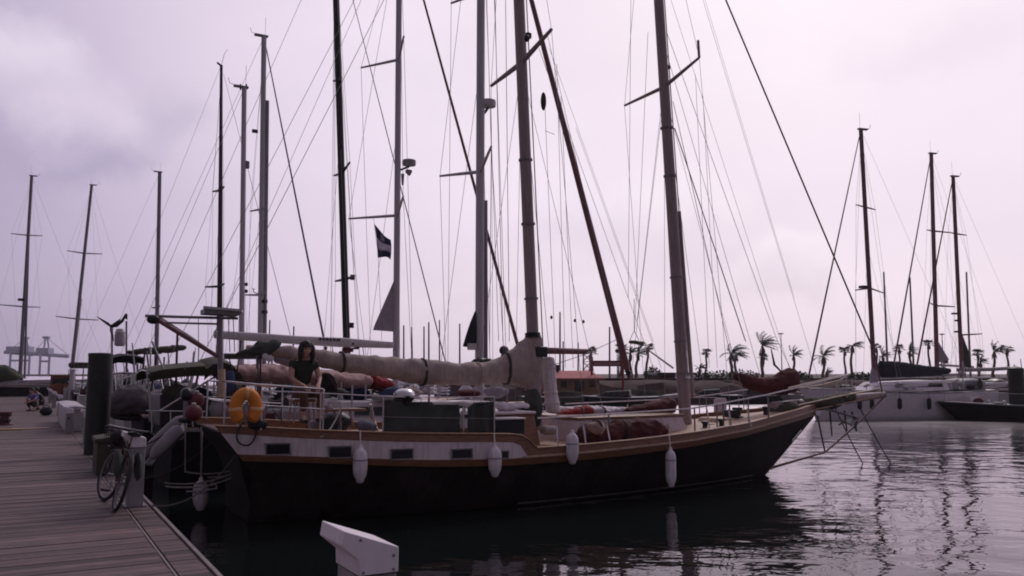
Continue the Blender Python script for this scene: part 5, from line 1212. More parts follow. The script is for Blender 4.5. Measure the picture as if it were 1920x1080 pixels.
# fourth to sixth
f4 = rowfr(4); y4 = yacht('yacht with a shorter grey mast carrying lights and a small radar reflector', f4, 10.5, 3.3, 1.1)
mo, A, T_ = mast_parts(y4, f4, (452, 735), (458, 165), .105, .095, 'alu', [], None, .02, 'wire', 10.5)
for px in (451, 462): MB().tube([f4.pick(px, 168, 0), f4.pick(px, 158, 0)], .035, 6).build('masthead_light', M['carbon'], mo)
c = f4.pick(463, 309, 0); MB().lathe([(.08, -.14), (.10, -.12), (.10, .12), (.08, .14)], c, 12).build('radar_reflector', M['alu_dark'], mo)
for py in (533, 546): MB().box(f4.pick(459, py, 0), (.2, .1, .12), f4.h, f4.n, UP).build('mast_fitting', M['carbon'], mo)
f5 = rowfr(5); y5 = yacht('yacht with the tall grey mast that thickens below its upper quarter', f5, 12, 3.6, 1.15)
mo, A, T_ = mast_parts(y5, f5, (487, 735), (495, 69), .125, .115, 'alu', [(392, (469, 396), (497, 388), .7), (553, (460, 553), (500, 547), .8)], (612, 660), .045, 'alu_dark', 12)
MB().tube([A + UP * .5 + f5.h * .16, along(A, T_, 188) + f5.h * .16], .10, 10).build('mast_track', M['alu_dark'], mo)
for px, py in ((478, 246), (496, 565), (496, 585)): MB().box(f5.pick(px, py, .1), (.24, .1, .14), f5.h, f5.n, UP).build('mast_fitting', M['carbon'], mo)
MB().tube([f5.pick(478, 543, .3), f5.pick(474, 540, .3), f5.pick(476, 548, .3), f5.pick(486, 551, .1)], .02, 6).build('lamp_bracket', M['carbon'], mo)
f6 = rowfr(6.3); y6 = yacht('yacht with the slender black mast bent at the top and crooked masthead', f6, 12, 3.6, 1.15)
mo, A, T_ = mast_parts(y6, f6, (411, 735), (415, 122), .155, .07, 'carbon', [(357, (399, 359), (420, 350), .6), (537, (385, 538), (420, 532), .9)], (560, 690), .015, 'wire', 12, cap=False)
MB().tube([T_ - UP * .05, f6.pick(407, 117, 0)], .05, 6).build('masthead', M['carbon'], mo); line('aerial', [T_, f6.pick(421, 100, 0), f6.pick(427, 93, 0)], .012, M['wire'], mo, 4)
f7 = rowfr(12.5); y7 = yacht('yacht with a plain single grey mast and a rust-red wheelhouse', f7, 12, 3.6, 1.15)
mast_parts(y7, f7, (292, 735), (299.5, 323), .17, .14, 'alu_dark', [(577, (285, 577), (300, 573), .5)], None, .02, 'wire', 12)
wh = MB(); a = f7.pick(113, 738, 0); wh.box(V((a.x, a.y, 1.35)), (1.35, 1.2, 1.3), f7.h, f7.n, UP); wh.build('wheelhouse', M['rust'], y7, bevel=.05)
MB().box(V((a.x, a.y, 2.05)), (1.6, 1.4, .08), f7.h, f7.n, UP).build('wheelhouse_roof', M['rust'], y7)
MB().box(V((a.x, a.y, 1.65)), (1.2, 1.22, .4), f7.h, f7.n, UP).build('wheelhouse_window', M['glass'], y7)
for k_, (rt_, f_) in enumerate(((y4, f4), (y5, f5), (y6, f6), (y7, f7))): stern_gear(rt_, f_, 410 + k_, n_=20)
# yachts across the far end of the pier
def endfr(px, Y, smast):
    P_ = at(px, 700, Y); h = V((-.87, -.49, 0)); return Fr((P_.x - h.x * smast, P_.y - h.y * smast), (h.x, h.y))
e1 = endfr(40, 70, 7); z1 = yacht('tall-masted yacht with a green boom tent at the far end of the pier', e1, 13, 3.9, 1.2, 'navy_hull', cabm='grey_gelcoat', group='yachts across the far end of the pier')
mo, A, T_ = mast_parts(z1, e1, (36, 730), (59.5, 330), .15, .12, 'alu_dark', [(441, (21, 438), (79, 442), 1.4), (575, (-3, 571), (75, 576), 1.7)], None, .02, 'wire', 13)
MB().tube([e1.pick(46, 710, 0), e1.pick(54, 440, 0)], .085, 8).build('furled_staysail', M['alu_dark'], z1)
MB().box(e1.pick(40, 562, 0), (.5, .4, .2), e1.h, e1.n, UP).build('radar_scanner', M['carbon'], mo)
sil('boom_tent', M['shrub'], z1, e1, 0, [(-30, 690, 716, .6), (-5, 684, 718, 1), (12, 683, 718, 1), (30, 694, 716, .8), (44, 706, 714, .4)], 1.2, seed=111, jit=.06)
e2 = endfr(133, 76, 7); z2 = yacht('yacht at the far end of the pier, its leaning mast beside the dark pile', e2, 13, 3.9, 1.2, 'grey_gelcoat', cabm='grey_gelcoat', group='yachts across the far end of the pier')
mo, A, T_ = mast_parts(z2, e2, (131, 730), (172, 347), .17, .12, 'alu_dark', [(475, (127, 470), (191, 476), 1.5), (598, (105, 593), (184, 600), 1.8)], None, .02, 'wire', 13)
MB().tube([e2.pick(137, 690, .2), e2.pick(152, 560, .2)], .09, 8).build('furled_staysail', M['alu_dark'], z2)
sil('boom_cover', M['carbon'], z2, e2, 0, [(127, 679, 690, .8), (140, 679, 691, 1), (165, 679, 691, 1), (172, 680, 690, .8)], .3, seed=112, jit=.03, sq=4)
pst = thing('service_post', 'tall pale post near the far end of the pier', 'post', at(133, 752, 51)); c = at(133, 752, 51); c.z = ZD
MB().tube([c, c + UP * 1.85], [.16, .13], 10).build('shaft', M['pedestal'], pst); MB().lathe([(.2, 0), (.2, .06), (.05, .12)], c + UP * 1.82, 10).build('cap', M['pedestal'], pst)

def motor_yacht(label, fr, L_, beam, fb, hm, group, gear=True, seed=1):
    rt = thing('motor_boat', label, 'motor boat', (fr.S.x, fr.S.y, 0), group)
    hull_parts(rt, fr, L_, beam, fb, hm, 'grey_gelcoat'); cabin_parts(rt, fr, L_ * .18, L_ * .72, beam * .38, fb + .02, .85, 'gelcoat')
    b = MB(); b.box(fr.P(L_ * .36, 0, fb + 1.0), (L_ * .28, beam * .62, .30), fr.h, fr.n, UP); b.build('flybridge', M['gelcoat'], rt, bevel=.06)
    b = MB(); b.box(fr.P(L_ * .36, 0, fb + 1.19), (L_ * .26, beam * .58, .08), fr.h, fr.n, UP); b.build('bridge_cover', M['navy_canvas'], rt, bevel=.02)
    line('mast', [fr.P(L_ * .3, 0, fb + 1.1), fr.P(L_ * .28, 0, fb + 2.2)], .03, M['alu'], rt, 6)
    if gear: stern_gear(rt, fr, seed, fb, 10, beam * .38)
for i, (k_, lb_, hm) in enumerate(((8, 'first motor boat beyond the yacht with the crooked black mast', 'gelcoat'), (9.1, 'second motor boat along the pier, dark hulled', 'navy_hull'), (10.2, 'third motor boat along the pier, pale hulled', 'gelcoat'), (11.3, 'farthest motor boat before the rust-red wheelhouse', 'grey_gelcoat'))):
    motor_yacht(lb_, rowfr(k_), 9.0, 3.1, 1.0, hm, 'motor boats along the pier', True, 470 + i)
for i, (t_, lb_) in enumerate(((27, 'small pedestal beyond the crouching people'), (35, 'second small pedestal beyond the crouching people'), (43, 'farthest small pedestal on the pier'))):
    pedestal('service_pedestal', lb_, PP(t_, -.25, ZD), .85)
# ------------------------------------------------------------------ yachts on the right
def rfr(px, Y, smast, h=(-.955, -.296)):
    P_ = at(px, 700, Y); return Fr((P_.x - h[0] * smast, P_.y - h[1] * smast), h)
g_r = 'yachts moored on the right side'
r1 = rfr(1640, 42, 6.3); w1 = yacht('white yacht on the right with a dark sail cover on its boom', r1, 10.6, 3.4, 1.35, 'plastic_white', cabm='plastic_white', group=g_r, deckm='gelcoat')
mo, A, T_ = mast_parts(w1, r1, (1641, 735), (1614, 243), .115, .10, 'red_spar', [(388, (1641, 393), (1605, 384), 1.0), (540, (1656, 549), (1604, 544), 1.2)], (1515, 712), .042, 'red_spar', 10.6)
MB().box(r1.pick(1619, 538, .2), (.35, .3, .12), r1.h, r1.n, UP).build('radar_scanner', M['carbon'], mo)
sil('sail_cover', M['navy_canvas'], w1, r1, 0, [(1647, 674, 708, .8), (1655, 675, 709, 1), (1690, 678, 709, 1), (1725, 684, 707, 1), (1758, 688, 705, .9), (1782, 690, 700, .6)], .22, seed=121, jit=.05)
sil('mast_boot', M['sail'], w1, r1, 0, [(1631, 700, 735, .7), (1638, 676, 738, 1), (1646, 700, 738, .7)], .16, seed=123, jit=.05)
line('boom', [r1.pick(1644, 709, 0), r1.pick(1795, 702, 0)], .07, M['alu'], w1, 8)
sil('spray_hood', M['alu_dark'], w1, r1, 0, [(1780, 716, 736, .7), (1790, 709, 738, 1), (1812, 708, 738, 1), (1834, 712, 738, .9)], .9, seed=122, jit=.03, sq=4)
line('guard_rail', [r1.pick(x, y, -1.5) for x, y in ((1560, 722), (1640, 724), (1740, 721), (1800, 716))], .014, M['rope'], w1, 5)
for px in (1580, 1625, 1680, 1730, 1785): MB().tube([r1.pick(px, 722, -1.5), r1.pick(px, 742, -1.5)], .016, 6).build('stanchion', M['alu'], w1)
for i, px in enumerate((1612, 1635, 1687, 1742)):
    n_ = -1.80 if px > 1640 else (-1.62 if px > 1620 else -1.42)
    o = thing('fender', ['dark fender nearest the bow on the white hull', 'second dark fender on the white hull', 'dark fender amidships on the white hull', 'dark fender towards the stern of the white hull'][i], 'fender', r1.pick(px, 755, n_), 'dark fenders on the white hull')
    a, c = r1.pick(px, 748 - (i > 1) * 2, n_), r1.pick(px, 768, n_)
    MB().tube([a, a.lerp(c, .15), a.lerp(c, .85), c], [.04, .10, .10, .04], 10).build('body', M['rubber'], o); line('lanyard', [a, a + UP * .3], .012, M['dark_rope'], o, 5)
deck_gear(w1, r1, 460, 1.0, 8.5, 1.42, 26, 1.3); stern_gear(w1, r1, 461, 1.4, 14, 1.2)
r2_ = rfr(1757, 56, 6.5); w2 = yacht('yacht further off with a tall reddish mast and a small grey sail triangle', r2_, 11, 3.5, 1.2, group=g_r)
mo, A, T_ = mast_parts(w2, r2_, (1758, 735), (1746, 288), .145, .12, 'red_spar', [(433, (1780, 436), (1738, 431), .9), (573, (1790, 575), (1744, 568), 1.1)], (1672, 705), .055, 'red_spar', 11)
MB().prism([r2_.pick(1758, 638, 0), r2_.pick(1780, 675, 0), r2_.pick(1758, 680, 0)], r2_.n * .04).build('stack_pack', M['sail'], w2, smooth=0)
line('boom', [r2_.pick(1758, 684, 0), r2_.pick(1825, 688, 0)], .08, M['alu'], w2, 8)
r3_ = rfr(1803, 49, 6.3); w3 = yacht('yacht with reddish mast, dark sail triangle and long white boom near the right pile', r3_, 10.5, 3.4, 1.2, group=g_r)
mo, A, T_ = mast_parts(w3, r3_, (1805, 735), (1787, 331), .12, .10, 'red_spar', [(438, (1812, 441), (1778, 435), .8), (628, (1841, 626), (1797, 622), 1.3)], (1715, 708), .05, 'red_spar', 10.5)
for px, py in ((1790, 588), (1796, 601), (1795, 622)): MB().box(r3_.pick(px, py, .1), (.3, .2, .1), r3_.h, r3_.n, UP).build('mast_fitting', M['carbon'], mo)
MB().prism([r3_.pick(1805, 628, 0), r3_.pick(1815, 655, 0), r3_.pick(1822, 689, 0), r3_.pick(1804, 690, 0)], r3_.n * .04).build('stack_pack', M['olive_canvas'], w3, smooth=0)
sil('boom', M['grey_gelcoat'], w3, r3_, 0, [(1795, 690, 697, .8), (1800, 690, 698, 1), (1860, 689, 696, 1), (1893, 687, 694, .9)], .11, 10, 0, 0)
sil('spray_hood', M['carbon'], w3, r3_, 0, [(1848, 722, 742, .7), (1856, 710, 744, 1), (1872, 708, 744, 1), (1884, 716, 742, .8)], .8, seed=131, jit=.04)
deck_gear(w3, r3_, 462, 1.0, 8.0, 1.3, 18, 1.2); stern_gear(w3, r3_, 463, 1.3, 14, 1.2); deck_gear(w2, r2_, 464, 1.0, 8.0, 1.3, 14, 1.2); stern_gear(w2, r2_, 465, 1.3, 10, 1.2)
h4 = (-.99, .14); P_ = at(1757, 757, 41); r4 = Fr((P_.x - h4[0] * 9, P_.y - h4[1] * 9), h4)
w4 = thing('motor_boat', 'dark-hulled boat with a sharp bow in front of the white yacht on the right', 'motor boat', (r4.S.x, r4.S.y, 0))
hull_parts(w4, r4, 9.0, 2.9, .72, 'navy_hull', 'grey_gelcoat'); cabin_parts(w4, r4, 1.5, 5.0, 1.0, .74, .75, 'grey_gelcoat')
line('pulpit_rail', [r4.P(9.0, 0, 1.35), r4.P(7.5, .8, 1.3), r4.P(5.5, 1.2, 1.25)], .016, M['steel'], w4, 6); line('pulpit_rail', [r4.P(9.0, 0, 1.35), r4.P(7.5, -.8, 1.3), r4.P(5.5, -1.2, 1.25)], .016, M['steel'], w4, 6)
for s_, n_ in ((8.6, .15), (7.5, .75), (6.2, 1.05)): MB().tube([r4.P(s_, n_, .8), r4.P(s_, n_, 1.32)], .014, 6).build('stanchion', M['steel'], w4)
stern_gear(w4, r4, 466, .75, 12, 1.1); deck_gear(w4, r4, 467, 4.5, 7.5, .76, 10, .9)
# distant yachts beyond
far_l = [(757, 610, 95), (772, 613, 104), (795, 612, 98), (804, 604, 92), (824, 600, 110), (862, 607, 94), (551, 612, 96), (506, 600, 100), (1056, 640, 100), (1084, 642, 104), (1143, 613, 88), (1657, 510, 84), (1706, 520, 84), (1812, 510, 84), (1160, 655, 112), (1050, 585, 90)]
far_lab = ['thin distant mast just right of the white boom end', 'second thin distant mast right of the white boom', 'third thin distant mast right of the white boom, paler', 'darkest thin distant mast, fourth right of the white boom', 'faint distant mast left of the navy mast cover', 'distant mast standing against the navy mast cover', 'short distant mast left of the black mast', 'stubby distant mast above the white boom near the tall grey mast', 'distant mast above the red roof', 'distant mast right of the one above the red roof', 'distant mast with a ball top above the red sign', 'thin mast close right of the white yacht mast', 'thin mast between the white yacht and the tall reddish mast', 'thin reddish mast behind the dark sail triangle', 'distant mast beside the pair of feather palms', 'distant mast close to the pale rolled sail']
for i, ((px, py, Y), lb_) in enumerate(zip(far_l, far_lab)):
    P_ = at(px, 700, Y); hh = (.9, .43) if i % 2 else (-.93, -.36); fr = Fr((P_.x - hh[0] * 5.5, P_.y - hh[1] * 5.5), hh)
    if 1040 < px < 1200: fr.S.z = 0
    rt = thing('distant_yacht', 'far-off yacht, ' + lb_, 'sailing yacht', (fr.S.x, fr.S.y, 0), 'distant yachts')
    lean = 8 if px > 1600 else (-3 if px < 700 else 0)
    hull_parts(rt, fr, 9.5, 3.0, 1.0, 'gelcoat'); mast_parts(rt, fr, (px + lean, 712), (px, py), .11, .08, 'alu_dark', [], None, cap=False, rig=False)
    cabin_parts(rt, fr, 2.5, 6.5, .95, 1.02, .4)

# ------------------------------------------------------------------ far quay with buildings and palms
rnd = random.Random(77)
rg = []
for i in range(151):
    x = -6 + 1.05 * i; j = lambda a: rnd.uniform(-a, a)
    rg.append([V((x, 66 + j(.25), -.4)), V((x, 66.3 + j(.3), .35)), V((x, 66.7 + j(.35), .8 + j(.25))), V((x, 67.1 + j(.3), 1.25 + j(.22))), V((x, 67.8 + j(.2), 1.55 + j(.2))), V((x, 69.5, 1.72)), V((x, 69.5, -.4))])
kind(MB().loft(rg).build('quay', M['quay'], None, smooth=20), 'structure')
b = MB(); b.box((150, 330, .45), (312, 521, 2.5)); kind(b.build('land', M['land'], smooth=0), 'structure')
b = MB(); b.box((-380, 900, -.1), (1000, 500, 2.4)); kind(b.build('far_shore', M['land'], smooth=0), 'structure')

wl = thing('harbour_wall', 'low brown parapet wall running along the far quay', 'wall', (40, 68.6, 1.72)); b = MB(); b.box((72, 68.9, 1.72), (156, .35, .10)); b.build('wall', M['quay'], wl, smooth=0, bevel=.03)
b = MB(); b.box((72, 68.9, 1.795), (156, .5, .05)); b.build('coping', mat('coping', (.1, .07, .07), .9), wl, smooth=0)
jt = MB(); jt.box((8.2, 62.9, .1), (13, 5.6, .8)); kind(jt.build('jetty', M['quay'], smooth=0, bevel=.04), 'structure')
def house(label, px0, px1, py_e, py_r, Y, dep, zb, wallm, roofm, flat=False, openings=()):
    a, c = at(px0, py_e, Y), at(px1, py_e, Y); ze, zr = a.z, at(px0, py_r, Y + dep / 2).z
    rt = thing('building', label, 'building', ((a.x + c.x) / 2, Y, zb)); b = MB(); b.box(((a.x + c.x) / 2, Y + dep / 2, (zb + ze) / 2), (c.x - a.x, dep, ze - zb)); b.build('wall', M[wallm], rt, smooth=0)
    if flat:
        b = MB(); b.box(((a.x + c.x) / 2, Y + dep / 2, ze + .1), (c.x - a.x + .4, dep + .4, .2)); b.build('roof', M[roofm], rt, smooth=0)
    else:
        e = .35; q0 = [V((a.x - e, Y - e, ze)), V((c.x + e, Y - e, ze)), V((c.x + e, Y + dep + e, ze)), V((a.x - e, Y + dep + e, ze))]
        q1 = [V((a.x + .6, Y + dep / 2 - .05, zr)), V((c.x - .6, Y + dep / 2 - .05, zr)), V((c.x - .6, Y + dep / 2 + .05, zr)), V((a.x + .6, Y + dep / 2 + .05, zr))]
        MB().loft([q0, [p + UP * .08 for p in q0], q1]).build('roof', M[roofm], rt, smooth=0)
    for x0, x1, y0, y1, nm in openings:
        p, q = at(x0, y1, Y), at(x1, y0, Y); b = MB(); b.box(((p.x + q.x) / 2, Y + .02, (p.z + q.z) / 2), (q.x - p.x, .1, q.z - p.z)); f_ = b.build(nm, M['varnish'], rt, smooth=0)
        b = MB(); b.box(((p.x + q.x) / 2, Y - .035, (p.z + q.z) / 2), ((q.x - p.x) * .84, .02, (q.z - p.z) * .88)); b.build('pane', M['glass'], f_, smooth=0)
    return rt
h1 = house('ochre building with a sloping red roof on the far jetty', 1014, 1124, 711, 695, 61.5, 3.6, .5, 'ochre_wall', 'roof_red', False, ((1076, 1096, 714, 735, 'door'), (1050, 1064, 715, 727, 'window'), (1104, 1116, 716, 726, 'window')))
p = at(1045, 693, 63); MB().box(p, (.25, .25, .7)).build('chimney', M['carbon'], h1)
h2 = house('low dark flat-roofed building just left of the foremast', 1236, 1300, 703, 700, 70.5, 5, 1.6, 'maroon_canvas', 'carbon', True, ((1246, 1256, 716, 728, 'window'),))
h3 = house('long low shed with dark roof behind the far quay', 1296, 1372, 712, 707, 74, 5, 1.6, 'quay', 'navy_canvas', False, ((1310, 1322, 714, 719, 'window'),))
sg = thing('sign_board', 'long red-framed sign board on two posts above the far jetty', 'sign', at(1140, 690, 62))
b = MB(); a, c = at(1109, 676, 62), at(1170, 687, 62); b.box((a + c) / 2, (c.x - a.x, .14, a.z - c.z)); b.build('frame', M['sign_red'], sg, smooth=0)
b = MB(); a, c = at(1114, 679.5, 61.9), at(1163, 684.5, 61.9); b.box((a + c) / 2, (c.x - a.x, .03, a.z - c.z)); b.build('panel', M['sign_pale'], sg, smooth=0)
for px in (1110, 1168): p = at(px, 670, 62); MB().tube([V((p.x, 62.1, .4)), V((p.x, 62.1, p.z))], .09, 8).build('post', M['sign_red'], sg)
tw = thing('lattice_tower', 'small pale lattice tower rising behind the red roof', 'tower', at(1101, 694, 66)); tm = mat('pale_lattice', (.30, .22, .26), .7)
zb_ = .5; xs = (at(1093, 690, 66).x, at(1109, 690, 66).x); ztp = at(1100, 662, 66).z
for x in xs:
    for y in (65.7, 66.4): MB().tube([V((x, y, zb_)), V((x * .85 + sum(xs) / 2 * .15, y, ztp))], .035, 6).build('leg', tm, tw)
b = MB()
for i in range(5):
    z0, z1 = zb_ + (ztp - zb_) * i / 5, zb_ + (ztp - zb_) * (i + 1) / 5
    for y in (65.7, 66.4): b.tube([V((xs[0], y, z0)), V((xs[1], y, z1))], .02, 4); b.tube([V((xs[1], y, z0)), V((xs[0], y, z1))], .02, 4); b.tube([V((xs[0], y, z1)), V((xs[1], y, z1))], .02, 4)
b.build('lattice', tm, tw)
def lamp(label, px, py, Y, glob=False):
    p = at(px, py, Y); rt = thing('street_lamp', label, 'street lamp', (p.x, p.y, 1.7), 'street lamps on the far quay')
    MB().tube([V((p.x, p.y, 1.7)), p], [.07, .04], 6).build('post', M['alu_dark'], rt)
    if glob: MB().ball(p, .22, 10, 8).build('lamp_head', M['carbon'], rt)
    else: MB().ball(p + V((0, 0, .02)), (.34, .16, .09), 10, 6).build('lamp_head', M['carbon'], rt)
    MB().tube([p - V((0, 0, .9)), p - V((0, 0, .8))], .07, 6).build('collar', M['alu_dark'], rt)
lamp('street lamp above the maroon staysail cover', 1464, 626, 100); lamp('street lamp near the tall reddish mast on the right', 1766, 627, 100); lamp('globe street lamp by the red sign', 1157, 658, 90, True)
for i, (px, Y, hm, L_, lb_, fl_) in enumerate(((1062, 58.5, 'olive_canvas', 6.5, 'dark green boat moored in front of the ochre building', 1), (1150, 58, 'navy_hull', 6.0, 'dark boat moored under the red-framed sign', -1), (1215, 61, 'gelcoat', 5.5, 'small pale boat moored left of the foremast by the far jetty', 1), (1420, 62.5, 'navy_hull', 6.5, 'dark boat moored at the far quay below the maroon sail cover', 1), (1535, 61.5, 'grey_gelcoat', 6.0, 'grey boat moored at the far quay ahead of the bowsprit', -1), (1325, 63, 'maroon_canvas', 5.0, 'small maroon boat at the far quay right of the foremast', -1))):
    p = at(px, 700, Y); h_ = V((.97 * fl_, .24, 0)); fr = Fr((p.x - h_.x * L_ / 2, p.y - h_.y * L_ / 2), (h_.x, h_.y))
    rt = thing('small_boat', lb_, 'boat', (fr.S.x, fr.S.y, 0), 'small boats along the far quay'); hull_parts(rt, fr, L_, 2.1, .62, hm, 'grey_gelcoat', sheer=.15); cabin_parts(rt, fr, L_ * .3, L_ * .7, .7, .64, .42, 'carbon' if i % 2 else 'olive_canvas')
# palms ---------------------------------------------------------------------
def frond(b, base, d, L_, w_, droop, wind, leaflets=11, rnd=rnd):
    pts = []; p = base.copy(); v = d.normalized()
    for i in range(9):
        pts.append(p.copy()); p = p + v * (L_ / 8); v = (v + V((wind, 0, 0)) * .12 + V((0, 0, -droop * (.05 + .03 * i)))).normalized()
    b.tube(pts, [.03 - .003 * i for i in range(9)], 4)
    for i in range(1, 9):
        for k in range(2):
            q = pts[i].lerp(pts[min(i + 1, 8)], k * .5); dd = (pts[min(i + 1, 8)] - pts[i - 1]).normalized(); s_ = dd.cross(UP)
            if s_.length < .1: s_ = V((0, 1, 0))
            s_.normalize(); ww = w_ * (1 - abs(i - 4) / 7.5)
            for sg in (1, -1):
                e = q + s_ * sg * ww * rnd.uniform(.8, 1.1) + dd * ww * .55 + V((wind * .1, 0, -ww * rnd.uniform(.25, .7)))
                b.add([q, q + dd * .08, e], [(0, 1, 2)])
def fan(b, base, d, L_, wind, rnd=rnd):
    v = (d + V((wind * .35, 0, 0))).normalized(); c = base + v * L_ * .5; b.tube([base, c], .018, 4)
    s_ = v.cross(UP); s_ = s_.normalized() if s_.length > .1 else V((1, 0, 0)); u = s_.cross(v)
    for k in range(9):
        a = R(-80 + 20 * k); dr = (v * math.cos(a) + s_ * math.sin(a)).normalized(); e = c + dr * L_ * .55 * rnd.uniform(.8, 1.05) + V((0, 0, -.12 * L_))
        sd2 = dr.cross(u).normalized() * L_ * .055; m_ = c.lerp(e, .55)
        b.add([c, m_ + sd2, e, m_ - sd2], [(0, 1, 2, 3)])
def palm(label, px, py, Y, typ, size, wind=.7, seed=1):
    rr = random.Random(seed); top = at(px, py, Y); zb = 1.68; base = V((top.x + rr.uniform(-.3, .1), top.y, zb))
    rt = thing('palm_tree', label, 'palm tree', base, 'palm trees along the far quay')
    n = 7; pts = [base.lerp(top, i / n) + V((.10 * math.sin(i * .9 + seed), 0, 0)) * (1 if 0 < i < n else 0) for i in range(n + 1)]
    r0 = .17 if typ == 'fan' else .19
    MB().tube(pts, [r0 * 1.25] + [r0 * (1 - .3 * i / n) for i in range(1, n + 1)], 8).build('trunk', M['trunk'], rt)
    b = MB()
    if typ == 'fan':
        for i in range(22):
            a = rr.uniform(0, 6.28); el = rr.uniform(-.35, 1.0); fan(b, top + V((0, 0, rr.uniform(-.1, .1))), V((math.cos(a) * math.cos(el), math.sin(a) * math.cos(el), math.sin(el))), size * rr.uniform(.8, 1.05), wind * .5, rr)
    else:
        for i in range(17):
            a = rr.uniform(0, 6.28); el = rr.uniform(-.1, 1.15); d = V((math.cos(a) * math.cos(el) + wind * .55, math.sin(a) * math.cos(el), math.sin(el)))
            frond(b, top, d, size * rr.uniform(.8, 1.15), size * .22, .45 + .6 * rr.random(), wind, rnd=rr)
    b.build('crown', M['frond'], rt, smooth=0)
    s_ = MB(); L_ = size * (.9 if typ == 'fan' else .8)
    for i in range(12):
        a = rr.uniform(0, 6.28); e = top + V((math.cos(a) * .2 * size * rr.uniform(.5, 1), math.sin(a) * .32 * size, -L_ * rr.uniform(.5, 1.0))); q = top + V((math.cos(a) * .12, math.sin(a) * .12, -.05)); s2 = V((-math.sin(a), math.cos(a), 0)) * .12
        s_.add([q, q.lerp(e, .6) + s2, e, q.lerp(e, .6) - s2], [(0, 1, 2, 3)])
    s_.build('dry_skirt', M['dead_frond'], rt, smooth=0)
PALMS = [('fan palm beside the end of the dark crosstree', 1108, 664, 96, 'fan', 1.5), ('fan palm behind the foot of the maroon furled headsail', 1166, 655, 100, 'fan', 1.4), ('left one of the joined pair of feather palms under the slung bundle', 1182, 664, 96, 'feather', 1.9),
         ('right one of the joined pair of feather palms under the slung bundle', 1196, 665, 98, 'feather', 1.9), ('fan palm on a straight trunk right of the slung bundle', 1214, 654, 104, 'fan', 1.5), ('low bushy palm just right of the foremast', 1312, 692, 100, 'feather', 1.3), ('small fan palm right of the foremast', 1325, 663, 116, 'fan', 1.35),
         ('windswept feather palm with its neighbour touching, left one behind the stay', 1371, 664, 96, 'feather', 2.7), ('feather palm leaning right behind the windswept one', 1380, 668, 104, 'feather', 2.2), ('tallest windswept palm with two tufts, left of the lamp', 1429, 650, 96, 'feather', 3.0), ('low fan palm forming the lower tuft under the tallest windswept palm', 1431, 673, 112, 'fan', 1.3),
         ('ragged palm rising behind the peak of the maroon staysail cover', 1488, 668, 108, 'feather', 1.9), ('windswept feather palm behind the forestay of the white yacht', 1544, 670, 100, 'feather', 2.6), ('low bushy palm at the foot of the windswept one by the forestay', 1551, 700, 104, 'feather', 1.2), ('flat-topped fan palm left of the white yacht mast', 1584, 660, 112, 'fan', 1.5),
         ('windswept feather palm close to the white yacht mast', 1598, 650, 102, 'feather', 2.2), ('fan palm half hidden by the white yacht mast', 1643, 655, 116, 'fan', 1.4), ('bushy palm low over the dark sail cover', 1655, 670, 108, 'feather', 1.8), ('fan palm between the thin masts on the right', 1686, 656, 116, 'fan', 1.4), ('round feather palm over the middle of the dark sail cover', 1706, 661, 104, 'feather', 1.9),
         ('tall fan palm left of the grey sail triangle', 1741, 647, 112, 'fan', 1.5), ('low palm crown below the grey sail triangle', 1770, 684, 116, 'fan', 1.2), ('fan palm right of the dark sail triangle', 1833, 664, 116, 'fan', 1.5), ('low palm under the fan palm right of the dark sail triangle', 1838, 681, 112, 'feather', 1.7), ('windswept feather palm near the right-hand pile', 1864, 661, 104, 'feather', 2.3), ('fan palm last in the row before the right-hand pile', 1888, 657, 112, 'fan', 1.5)]
for i, (lb_, px, py, Y, ty, sz) in enumerate(PALMS): palm(lb_, px, py - 2, Y, ty, sz * (.64 if ty == 'feather' else .74), .8 if ty == 'feather' else .4, 200 + i)
def bush(label, px, Y, w_, h_, seed):
    rr = random.Random(seed); p = at(px, 705, Y); rt = thing('shrub', label, 'shrub', (p.x, p.y, 1.7), 'shrubs on the far quay'); b = MB(); st = MB()
    for i in range(380):
        a = rr.uniform(0, 6.28); r_ = rr.random() ** .5; q = V((p.x + math.cos(a) * r_ * w_ / 2, p.y + math.sin(a) * r_ * .8, 1.7 + h_ * rr.random() * (1 - .6 * r_ * r_))); d = V((rr.uniform(-1, 1), rr.uniform(-1, 1), rr.uniform(-.3, 1))).normalized() * .28; e = d.cross(UP).normalized() * .09
        b.add([q, q + d * .5 + e, q + d, q + d * .5 - e], [(0, 1, 2, 3)])
    for k in range(5): st.tube([V((p.x + (k - 2) * w_ * .1, p.y, 1.65)), V((p.x + (k - 2) * w_ * .17, p.y + rr.uniform(-.3, .3), 1.7 + h_ * .7))], .03, 5)
    b.build('foliage', M['shrub'], rt, smooth=0); st.build('stem', M['trunk'], rt)
for i, (lb_, px, Y, w_, h_) in enumerate((('low shrub at the right end of the long low shed', 1392, 76, 3.0, .8), ('low wide shrub on the quay right of the foremast', 1340, 71, 4.0, .75), ('small shrub under the ragged palm', 1500, 78, 2.2, .6), ('shrub left of the dark flat-roofed building', 1224, 76, 1.6, 1.1), ('shrub behind the white yacht coachroof', 1610, 80, 3, .6))): bush(lb_, px, Y, w_, h_, 300 + i)
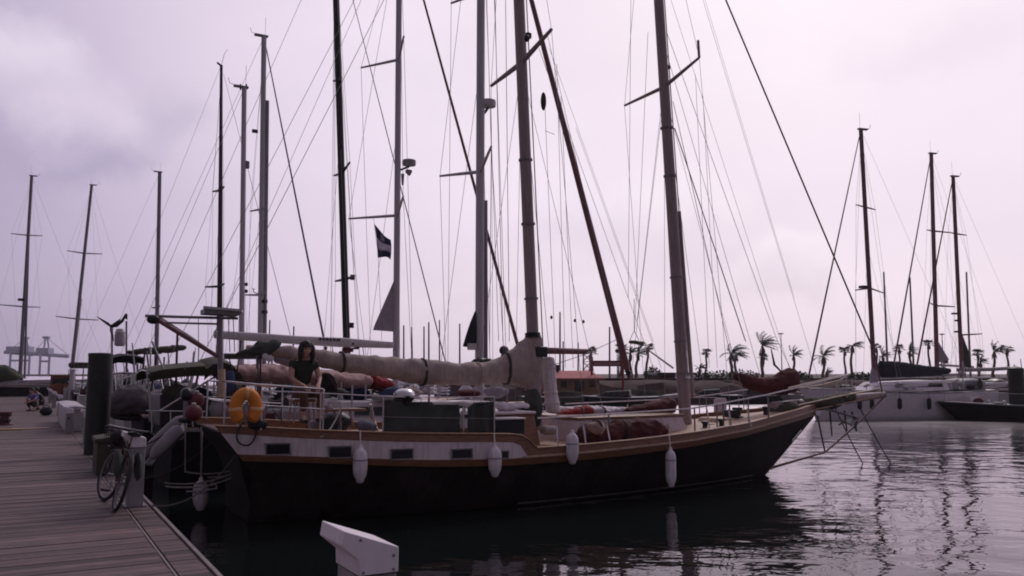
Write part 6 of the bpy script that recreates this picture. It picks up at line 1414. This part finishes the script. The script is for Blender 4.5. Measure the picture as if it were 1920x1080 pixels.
# ------------------------------------------------------------------ container cranes, far off
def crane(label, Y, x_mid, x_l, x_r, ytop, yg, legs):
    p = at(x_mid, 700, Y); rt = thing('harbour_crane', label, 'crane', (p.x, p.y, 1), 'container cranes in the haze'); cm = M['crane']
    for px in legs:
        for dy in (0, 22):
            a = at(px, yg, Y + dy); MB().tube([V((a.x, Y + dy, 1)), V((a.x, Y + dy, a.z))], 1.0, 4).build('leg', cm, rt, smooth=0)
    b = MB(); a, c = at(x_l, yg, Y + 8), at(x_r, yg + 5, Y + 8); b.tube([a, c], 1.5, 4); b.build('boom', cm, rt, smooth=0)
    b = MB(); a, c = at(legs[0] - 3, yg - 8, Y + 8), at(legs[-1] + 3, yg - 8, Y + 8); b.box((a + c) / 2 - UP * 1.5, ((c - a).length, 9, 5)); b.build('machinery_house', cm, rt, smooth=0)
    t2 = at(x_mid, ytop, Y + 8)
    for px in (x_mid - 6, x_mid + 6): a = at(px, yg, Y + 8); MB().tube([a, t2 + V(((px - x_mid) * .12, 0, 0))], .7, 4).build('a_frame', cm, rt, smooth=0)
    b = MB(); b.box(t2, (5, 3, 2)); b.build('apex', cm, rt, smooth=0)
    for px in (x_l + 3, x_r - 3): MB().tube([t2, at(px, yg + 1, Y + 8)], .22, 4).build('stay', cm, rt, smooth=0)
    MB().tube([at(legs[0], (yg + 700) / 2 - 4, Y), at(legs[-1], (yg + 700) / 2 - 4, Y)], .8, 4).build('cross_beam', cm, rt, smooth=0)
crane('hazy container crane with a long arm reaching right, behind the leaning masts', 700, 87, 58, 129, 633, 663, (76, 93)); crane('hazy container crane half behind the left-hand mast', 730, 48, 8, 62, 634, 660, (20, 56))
HAZE = 0.0002
if HAZE:
    b = MB(); b.box((0, 720, 22), (3020, 1580, 49)); hz = b.build('haze', bpy.data.materials.new('haze_air'), smooth=0); kind(hz, 'stuff')
    m = hz.data.materials[0]; m.use_nodes = True; n_ = m.node_tree.nodes; n_.remove(n_['Principled BSDF']); v_ = n_.new('ShaderNodeVolumePrincipled')
    v_.inputs['Color'].default_value = (1.0, .97, 1.0, 1); v_.inputs['Density'].default_value = HAZE; v_.inputs['Anisotropy'].default_value = .6
    m.node_tree.links.new(v_.outputs[0], n_['Material Output'].inputs['Volume'])
